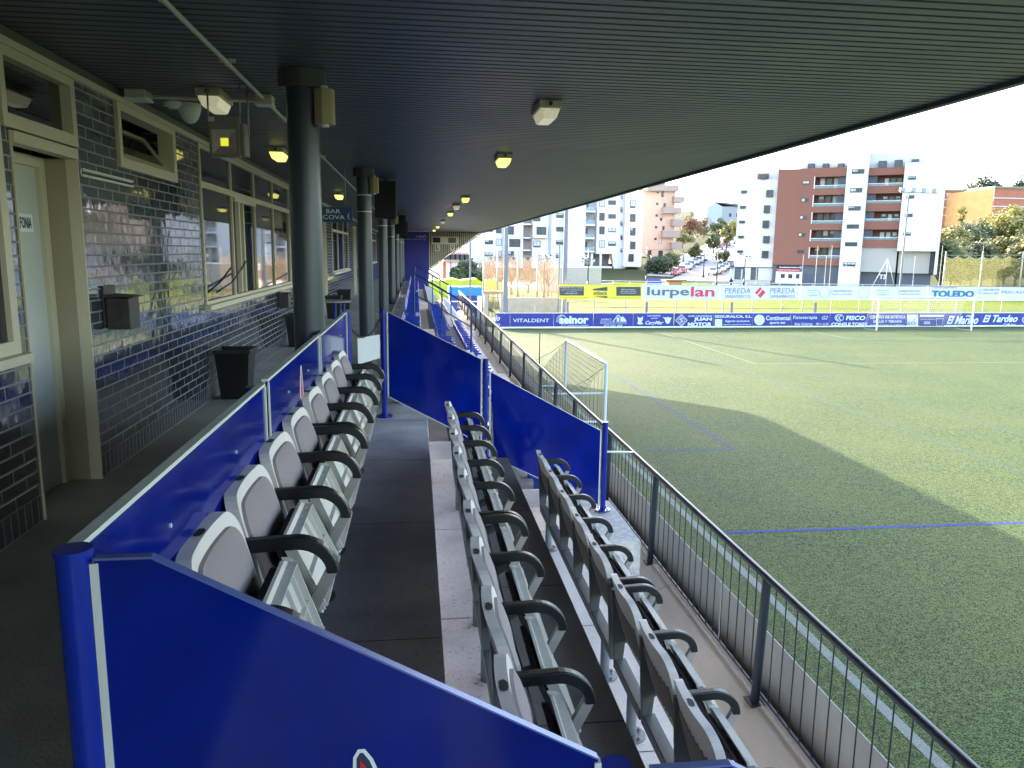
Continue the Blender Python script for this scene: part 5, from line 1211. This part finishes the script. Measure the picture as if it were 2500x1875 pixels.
sheet('lawn', turf_mat('lawn_bright', (.45, .7, .01), (.6, .8, .02), (.65, .85, .02)), [(35, 126), (54, 126), (54, 168), (35, 168)], ZP+.09)  # lawn colour raised to stand in for sunlight missing there
CARM = {}
def car_body(col, name):
    m = M('car_paint_'+name, col, .25, coat=.6, var=.03)
    pr = [(-2.1, .35), (-2.1, .75), (-1.95, .9), (-1.5, .95), (-1.0, 1.42), (.35, 1.45), (1.05, .98), (1.9, .86), (2.1, .7), (2.12, .35)]
    mb = MB(); hw = lambda z: .84 if z < 1 else .66
    vs = [(x, -hw(z), z) for x, z in pr]+[(x, hw(z), z) for x, z in pr]; n = len(pr)
    mb.add(vs, [tuple(range(n))[::-1], tuple(range(n, 2*n))]+[(i, (i+1) % n, n+(i+1) % n, n+i) for i in range(n)])
    b = mb.build('body', m, None, bevel=.05)
    g = MB()
    g.hexa([(-1.46, -.6, .99), (-1.06, -.56, 1.36), (-1.46, .6, .99), (-1.06, .56, 1.36), (-1.42, -.6, .97), (-1.02, -.56, 1.34), (-1.42, .6, .97), (-1.02, .56, 1.34)])
    g = MB()
    g.add([(-1.49, -.62, 1.0), (-1.06, -.56, 1.39), (-1.06, .56, 1.39), (-1.49, .62, 1.0)], [(0, 1, 2, 3)]); g.add([(1.0, -.64, 1.03), (.42, -.58, 1.41), (.42, .58, 1.41), (1.0, .64, 1.03)], [(0, 3, 2, 1)])
    for s_ in (-1, 1): g.add([(-1.25, s_*.805, 1.02), (-.98, s_*.70, 1.34), (.32, s_*.70, 1.36), (.85, s_*.80, 1.02)], [(0, 1, 2, 3)])
    gl = g.build('windows', GLASS, None)
    return b, gl
wl = MB().cyl((0, -.1, 0), (0, .1, 0), .31, n=16).build('wheel', BLACKM, None); rim = MB().cyl((0, -.105, 0), (0, .105, 0), .18, n=12).build('rim', ALU, None)
hl = MB().box(-.04, .04, -.14, .14, -.06, .06).build('headlight', WHITEP, None)
CG = {'red': (.45, .01, .015), 'white': (.7, .7, .7), 'silver': (.4, .41, .43), 'slate blue': (.08, .1, .2), 'dark grey': (.05, .05, .06), 'dark red': (.25, .01, .02)}
CB = {k: car_body(v, k.replace(' ', '_')) for k, v in CG.items()}
road_dir = (onT(*r8p(1140, 1090))-onT(*r8p(760, 1400))); RA = math.atan2(road_dir.y, road_dir.x)
def car(x, y, col, lab, ang=None, toward=True):
    p = onT(*r8p(x, y)); a = RA if ang is None else ang
    t = thing('parked_car', lab, 'car', (p.x, p.y, p.z+.1), a+(math.pi if toward else 0), 'cars parked along the street')
    for o in CB[col]: put(o, t)
    for sx in (-1.3, 1.3):
        for sy in (-.76, .76):
            c = put(wl, t); c.location = (sx, sy, .31); d = put(rim, c)
    for sy in (-.6, .6): c = put(hl, t); c.location = (2.07, sy, .66)
for q in ((600, 1500, 'red', 'red car parked nearest on the left side of the street'), (680, 1462, 'red', 'second red car, just behind the nearest red car'), (765, 1418, 'white', 'white car behind the two red cars on the left kerb'), (815, 1388, 'slate blue', 'slate blue car on the left kerb'), (885, 1350, 'silver', 'silver car behind the slate blue car'), (930, 1325, 'silver', 'fainter silver car higher on the left kerb'), (985, 1290, 'white', 'white car highest on the left kerb by the lamp post'),
          (1130, 1495, 'white', 'white car parked nearest on the right side of the street'), (1200, 1478, 'silver', 'silver car behind the nearest white one on the right'), (1270, 1448, 'white', 'second white car of the right-hand row'), (1315, 1418, 'silver', 'silver car below the dark round tree'), (1380, 1380, 'dark grey', 'dark grey car by the white building corner'),
          (1225, 1125, 'dark grey', 'dark grey car high on the hill road'), (1290, 1095, 'red', 'red car high on the hill road'), (1335, 1070, 'dark red', 'dark red car beside the red one high on the hill'), (1405, 1040, 'white', 'white car highest on the hill road')): car(*q)
for o in [wl, rim, hl]+[o for v in CB.values() for o in v]: bpy.data.objects.remove(o)
LMP = M('lamp_black', (.02, .02, .022), .5)
def street_lamp(px, ybase, ytop, lab, Y=None, arms=3, globe=False):
    p = onT(px, ybase) if Y is None else atY(px, ybase, Y)
    z0 = terrain(p.x, p.y); h = atY(px, ytop, p.y).z-z0
    t = thing('street_lamp', lab, 'street lamp', (p.x, p.y, z0), 0, 'ornate street lamps')
    mb = MB().cyl((0, 0, 0), (0, 0, h*.12), .28, .16, n=8).cyl((0, 0, h*.12), (0, 0, h*.3), .15, .1, n=8).cyl((0, 0, h*.3), (0, 0, h), .08, .06, n=8); mb.build('post', LMP, t, local=True)
    for k in range(arms):
        a = 2*math.pi*k/arms+.3; c = Vector((math.cos(a), math.sin(a), 0)); top = h*.78+(.35*(k % 2))
        MB().tube([(0, 0, top-.4), tuple(c*.45+Vector((0, 0, top))), tuple(c*.8+Vector((0, 0, top-.05)))], .035, 5).build('arm', LMP, t, local=True)
        q = c*.8+Vector((0, 0, top-.45)); MB().cyl(q, q+Vector((0, 0, .4)), .1, .2, n=8).build('lantern', M('lantern', (.6, .6, .55), .3), t, local=True)
        MB().cyl(q+Vector((0, 0, .4)), q+Vector((0, 0, .6)), .24, .04, n=8).build('lantern_cap', LMP, t, local=True)
street_lamp(1717, 678, 605, 'black ornate street lamp left of centre on the street'); street_lamp(1749, 694, 610, 'black ornate street lamp in the middle of the street end', Y=110); street_lamp(1816, 692, 602, 'black ornate street lamp before the white building corner', Y=112)
street_lamp(1435, 696, 607, 'black street lamp with a cluster of lanterns before the white portico', Y=100, arms=5); street_lamp(1578, 675, 600, 'black street lamp with two lanterns before the salmon block', Y=120, arms=2); street_lamp(1328, 690, 603, 'street lamp crowned with a cluster of globes above the beige net', Y=90, arms=6)
street_lamp(1668, 640, 610, 'thin dark lamp post on the left pavement')
t = thing('market_kiosk', 'small orange wooden kiosk with a flat roof at the end of the street', 'kiosk', tuple(atY(1644, 696, 108)))
t.location.z = ZP
MB().box(-1.0, 1.0, -.8, .8, 0, 1.6).build('cabin', M('kiosk_orange', (.55, .25, .08), .7, var=.2), t, local=True); MB().box(-1.5, 1.5, -1.2, 1.2, 1.62, 1.8).build('roof', M('kiosk_roof', (.2, .12, .07), .7), t, local=True)
t = thing('street_banner', 'long blue low barrier left of the red cars', 'barrier', tuple(atY(1608, 668, 128))); t.location.z = ZP
a = atY(1581, 668, 128); b = atY(1634, 668, 128); MB().box(a.x, b.x, 127.9, 128.1, ZP, ZP+.5).build('frame', ZINC, t); MB().box(a.x, b.x, 127.85, 128.15, ZP+.51, ZP+1.2).build('panel', M('barrier_blue', (.05, .05, .5), .5), t)
t = thing('guard_rail', 'pale roadside parapet rail along the street above the white boards', 'rail', (55, 116, ZP)); mb = MB(); mb.tube([(20, 119, ZP+1.2), (84, 111, ZP+1.1)], .06, 6); mb.tube([(20, 119, ZP+.6), (84, 111, ZP+.55)], .04, 6)
for k in range(26): mb.cyl((20+k*2.56, 119-k*.32, ZP), (20+k*2.56, 119-k*.32, ZP+1.15), .05, n=6)
mb.build('rails', M('rail_pale', (.55, .52, .5), .6), t)
# pedestrian by the corner of the building
pp = atY(1785, 688, 122); 
def person(x, y, z):
    pts = {'pel': (0, 0, .92), 'sp': (0, .01, 1.2), 'ch': (0, 0, 1.4), 'nk': (0, 0, 1.52), 'hd': (0, -.02, 1.66), 'top': (0, 0, 1.76), 'ls': (-.19, 0, 1.42), 'le': (-.25, .05, 1.13), 'lh': (-.24, -.08, .9), 'rs': (.19, 0, 1.42), 're': (.26, .02, 1.13), 'rh': (.22, -.12, .92), 'lk': (-.1, -.1, .5), 'lf': (-.1, .1, .08), 'lt': (-.1, -.06, .04), 'rk': (.1, .04, .5), 'rf': (.1, .22, .1), 'rt': (.11, .08, .04)}
    ed = [('pel', 'sp'), ('sp', 'ch'), ('ch', 'nk'), ('nk', 'hd'), ('hd', 'top'), ('ch', 'ls'), ('ls', 'le'), ('le', 'lh'), ('ch', 'rs'), ('rs', 're'), ('re', 'rh'), ('pel', 'lk'), ('lk', 'lf'), ('lf', 'lt'), ('pel', 'rk'), ('rk', 'rf'), ('rf', 'rt')]
    rad = {'pel': .16, 'sp': .14, 'ch': .17, 'nk': .06, 'hd': .1, 'top': .07, 'ls': .08, 'le': .055, 'lh': .04, 'rs': .08, 're': .055, 'rh': .04, 'lk': .075, 'lf': .05, 'lt': .04, 'rk': .075, 'rf': .05, 'rt': .04}
    ks = list(pts); me = bpy.data.meshes.new('person'); me.from_pydata([pts[k] for k in ks], [(ks.index(a), ks.index(b)) for a, b in ed], [])
    o = bpy.data.objects.new('person', me); COL.objects.link(o); sk = o.modifiers.new('s', 'SKIN'); 
    for i, k in enumerate(ks): me.skin_vertices[0].data[i].radius = (rad[k], rad[k]); 
    me.skin_vertices[0].data[0].use_root = True
    o.modifiers.new('u', 'SUBSURF').levels = 1
    bpy.context.view_layer.update(); m2 = bpy.data.meshes.new_from_object(o.evaluated_get(bpy.context.evaluated_depsgraph_get())); bpy.data.objects.remove(o)
    m2.materials.clear(); m2.materials.append(M('dark_clothes', (.03, .022, .02), .9)); o = bpy.data.objects.new('person', m2); COL.objects.link(o); o.location = (x, y, z)
    h = MB().cyl((x, y-.02, z+1.60), (x, y, z+1.79), .105, .07, n=10).build('hair', M('hair_dark', (.01, .008, .006), .8)); h.location = (-x, -y, -z); h.parent = o
    tag(o, 'person in dark clothes walking by the left corner of the white and brown block', 'person')
person(pp.x, 122, terrain(pp.x, 122))
# ---------------------------------------------------------------- trees
LEAF = {'dark': M('leaf_dark', (.06, .08, .03), .7, var=.5, vs=.7), 'mid': M('leaf_mid', (.14, .15, .045), .7, var=.5, vs=.7), 'olive': M('leaf_olive', (.26, .23, .06), .7, var=.45, vs=.7), 'yellow': M('leaf_yellow', (.38, .33, .05), .7, var=.4, vs=.7), 'rust': M('leaf_rust', (.30, .16, .07), .7, var=.4, vs=.7), 'bare': M('twig', (.28, .22, .17), .8, var=.3)}
BARK = M('bark', (.10, .08, .06), .9, var=.3, vs=4)
def tree(x, y, h, r, kind, lab, zb=None, tr=.35, n=1500, leaf=.38, cone=False):
    z = terrain(x, y)-.2 if zb is None else zb; q = random.Random(int(x*31+y*17))
    t = thing('tree', lab, 'tree', (x, y, z))
    mb = MB(); th = h*tr; mb.cyl((0, 0, 0), (q.uniform(-.2, .2), 0, th), h*.03+.05, h*.018+.03, n=7)
    cl_ = []
    for k in range(11):
        a = q.uniform(0, 6.28); u = q.random(); zz = th+(h-th)*(.15+.8*u); rr = r*(1-.75*u if cone else math.sqrt(max(.1, 1-(2*u-.9)**2)))*q.uniform(.35, .8)
        c = Vector((rr*math.cos(a), rr*math.sin(a), zz)); cl_.append((c, r*q.uniform(.28, .5)))
        mb.cyl((0, 0, th*q.uniform(.8, 1)), c, h*.012+.02, .02, n=5, caps=False)
    mb.build('trunk', BARK, t, local=True)
    lf = MB()
    if kind == 'bare':
        for k in range(260):
            c, cr = q.choice(cl_); p = c+Vector([q.gauss(0, cr*.35) for _ in range(3)]); d = Vector((q.gauss(0, .5), q.gauss(0, .5), 1)).normalized()*q.uniform(.6, 1.4)*h*.1; lf.cyl(p, p+d, .035, .012, n=3, caps=False)
    else:
        for k in range(n):
            c, cr = q.choice(cl_); d = Vector((q.gauss(0, 1), q.gauss(0, 1), q.gauss(0, .85))); d = d.normalized()*cr*(q.random()**.4)*q.uniform(.8, 1.15); p = c+d
            u = Vector((q.gauss(0, 1), q.gauss(0, 1), q.gauss(0, 1))).normalized(); v = u.orthogonal().normalized(); s_ = leaf*q.uniform(.5, 1.2)
            lf.add([p-u*s_, p+v*s_*.6, p+u*s_, p-v*s_*.6], [(0, 1, 2, 3)])
    me = bpy.data.meshes.new('crown'); me.from_pydata([tuple(p) for p in lf.v], [], lf.f); me.materials.append(LEAF[kind])
    o = bpy.data.objects.new('crown', me); COL.objects.link(o); o.parent = t
    return t
def treeP(px, ytop, Y, r, kind, lab, **k):
    r *= .85; p = atY(px, ytop+8, Y); z = terrain(p.x, Y)-.2; tree(p.x, Y, max(2.5, p.z-z), r, kind, lab, **k)
# along the hill street
for q in ((1685, 528, 235, 5.5, 'rust', 'rust-brown autumn tree beside the salmon block'), (1720, 530, 250, 4.5, 'rust', 'russet tree behind the rust-brown one, right of it'), (1668, 560, 215, 3.6, 'olive', 'olive bush-like tree at the foot of the salmon block'), (1758, 530, 225, 3.4, 'mid', 'tall leafy street tree before the grey gabled house'), (1775, 545, 205, 2.8, 'olive', 'yellow-green street tree right of the tall leafy one'),
          (1744, 566, 200, 2.4, 'mid', 'round street tree left of the yellow-green one'), (1792, 535, 230, 4, 'yellow', 'yellow tree peeping beside the white wall'), (1698, 592, 180, 2, 'mid', 'small tree on the left pavement'), (1640, 615, 165, 3, 'mid', 'green bush at the corner of the salmon block'), (1767, 608, 178, 2.3, 'mid', 'dark round tree standing on the right of the street'),
          (1600, 632, 160, 3.5, 'dark', 'dark hedge tree before the salmon block, left'), (1620, 628, 158, 3, 'dark', 'dark hedge tree before the salmon block, right'), (1690, 505, 300, 2.2, 'bare', 'thin bare poplar on the skyline above the rust tree'), (1718, 560, 262, 3.5, 'olive', 'olive tree closing the street view')):
    treeP(*q[:5], q[5])
# right hillside
k_ = 0
names = ['first', 'second', 'third', 'fourth', 'fifth', 'sixth', 'seventh', 'eighth', 'ninth', 'tenth', 'eleventh', 'twelfth']
for i, (px, yt, Y, r, kd) in enumerate(((2312, 548, 150, 4.5, 'olive'), (2335, 552, 165, 5, 'olive'), (2362, 545, 170, 5.5, 'mid'), (2392, 540, 175, 5.5, 'mid'), (2420, 525, 180, 6, 'olive'), (2450, 515, 175, 6, 'yellow'), (2482, 500, 180, 6.5, 'yellow'), (2510, 520, 170, 6, 'olive'))):
    treeP(px, yt, Y, r, kd, '%s %s tree from the left in the upper line of hillside trees behind the net' % (names[i], {'olive': 'olive', 'mid': 'green', 'yellow': 'yellow'}[kd]), n=2200, tr=.2)
for i, (px, yt, Y, r, kd) in enumerate(((2305, 585, 125, 4, 'mid'), (2330, 592, 128, 4, 'olive'), (2352, 600, 130, 4, 'mid'), (2378, 588, 132, 4.5, 'dark'), (2405, 592, 130, 4.5, 'mid'), (2432, 585, 134, 4.5, 'olive'), (2462, 570, 132, 5, 'olive'), (2492, 575, 130, 5, 'mid'), (2518, 570, 128, 5, 'olive'))):
    treeP(px, yt, Y, r, kd, '%s %s tree from the left in the lower line directly behind the olive net' % (names[i], {'olive': 'olive', 'mid': 'green', 'dark': 'dark green'}[kd]), n=2200, tr=.15)
treeP(2352, 496, 262, 2.6, 'yellow', 'narrow yellow tree before the left red brick block', n=700); treeP(2400, 428, 305, 9, 'dark', 'large dark tree on the hilltop between the red brick blocks', n=2500, leaf=.7); treeP(2425, 440, 310, 7, 'dark', 'dark hilltop tree just right of the largest one', n=1800, leaf=.7)
treeP(2372, 450, 315, 6, 'mid', 'smaller hilltop tree left of the large dark one', n=1500, leaf=.6); treeP(2490, 435, 320, 8, 'dark', 'dark hilltop tree above the right red brick block', n=1800, leaf=.7); treeP(2448, 408, 330, 2.5, 'bare', 'bare poplar on the right skyline'); treeP(2496, 415, 335, 2.5, 'bare', 'bare poplar at the right edge of the skyline')
for px, yt, Y, kd, lab in ((1145, 640, 90, 'dark', 'dark shrub tree beside the pole left of the beige net'), (1168, 632, 96, 'bare', 'bare tree left of the beige net'), (1195, 612, 100, 'bare', 'tall bare tree behind the beige net, leftmost'), (1222, 618, 102, 'bare', 'bare tree behind the beige net beside the grey-blue pole'), (1250, 620, 98, 'bare', 'bare tree behind the beige net, right of the grey-blue pole'), (1290, 650, 104, 'bare', 'low bare tree behind the right part of the beige net'), (1340, 625, 95, 'bare', 'leaning bare tree with dense twigs below the globe lamp')): treeP(px, yt, Y, 2.4, kd, lab)
# yellow-green lower bank and white wall details behind the beige net
o = MB().hexa([(q.x, q.y, z) for q in (atY(1275, 700, 108), atY(1375, 700, 108)) for dy in (0,) for z in (ZP, ZP+2.6) for _ in (0,)]*2 if False else [(x, y, z) for x in (17, 26) for y in (108, 110) for z in (ZP, ZP+3.4)]).build('cabin', M('cabin_beige', (.55, .45, .36), .8)); tag(o, 'pale beige cabin seen through the beige net', 'cabin')
# far ridge
rd = MB(); vs = []
for k in range(61):
    x = -200+k*30; hh = 22+10*math.sin(k*.35)+6*math.sin(k*.9)
    vs += [(x, 1050, -20), (x, 1120, 12+hh), (x, 1300, -20)]
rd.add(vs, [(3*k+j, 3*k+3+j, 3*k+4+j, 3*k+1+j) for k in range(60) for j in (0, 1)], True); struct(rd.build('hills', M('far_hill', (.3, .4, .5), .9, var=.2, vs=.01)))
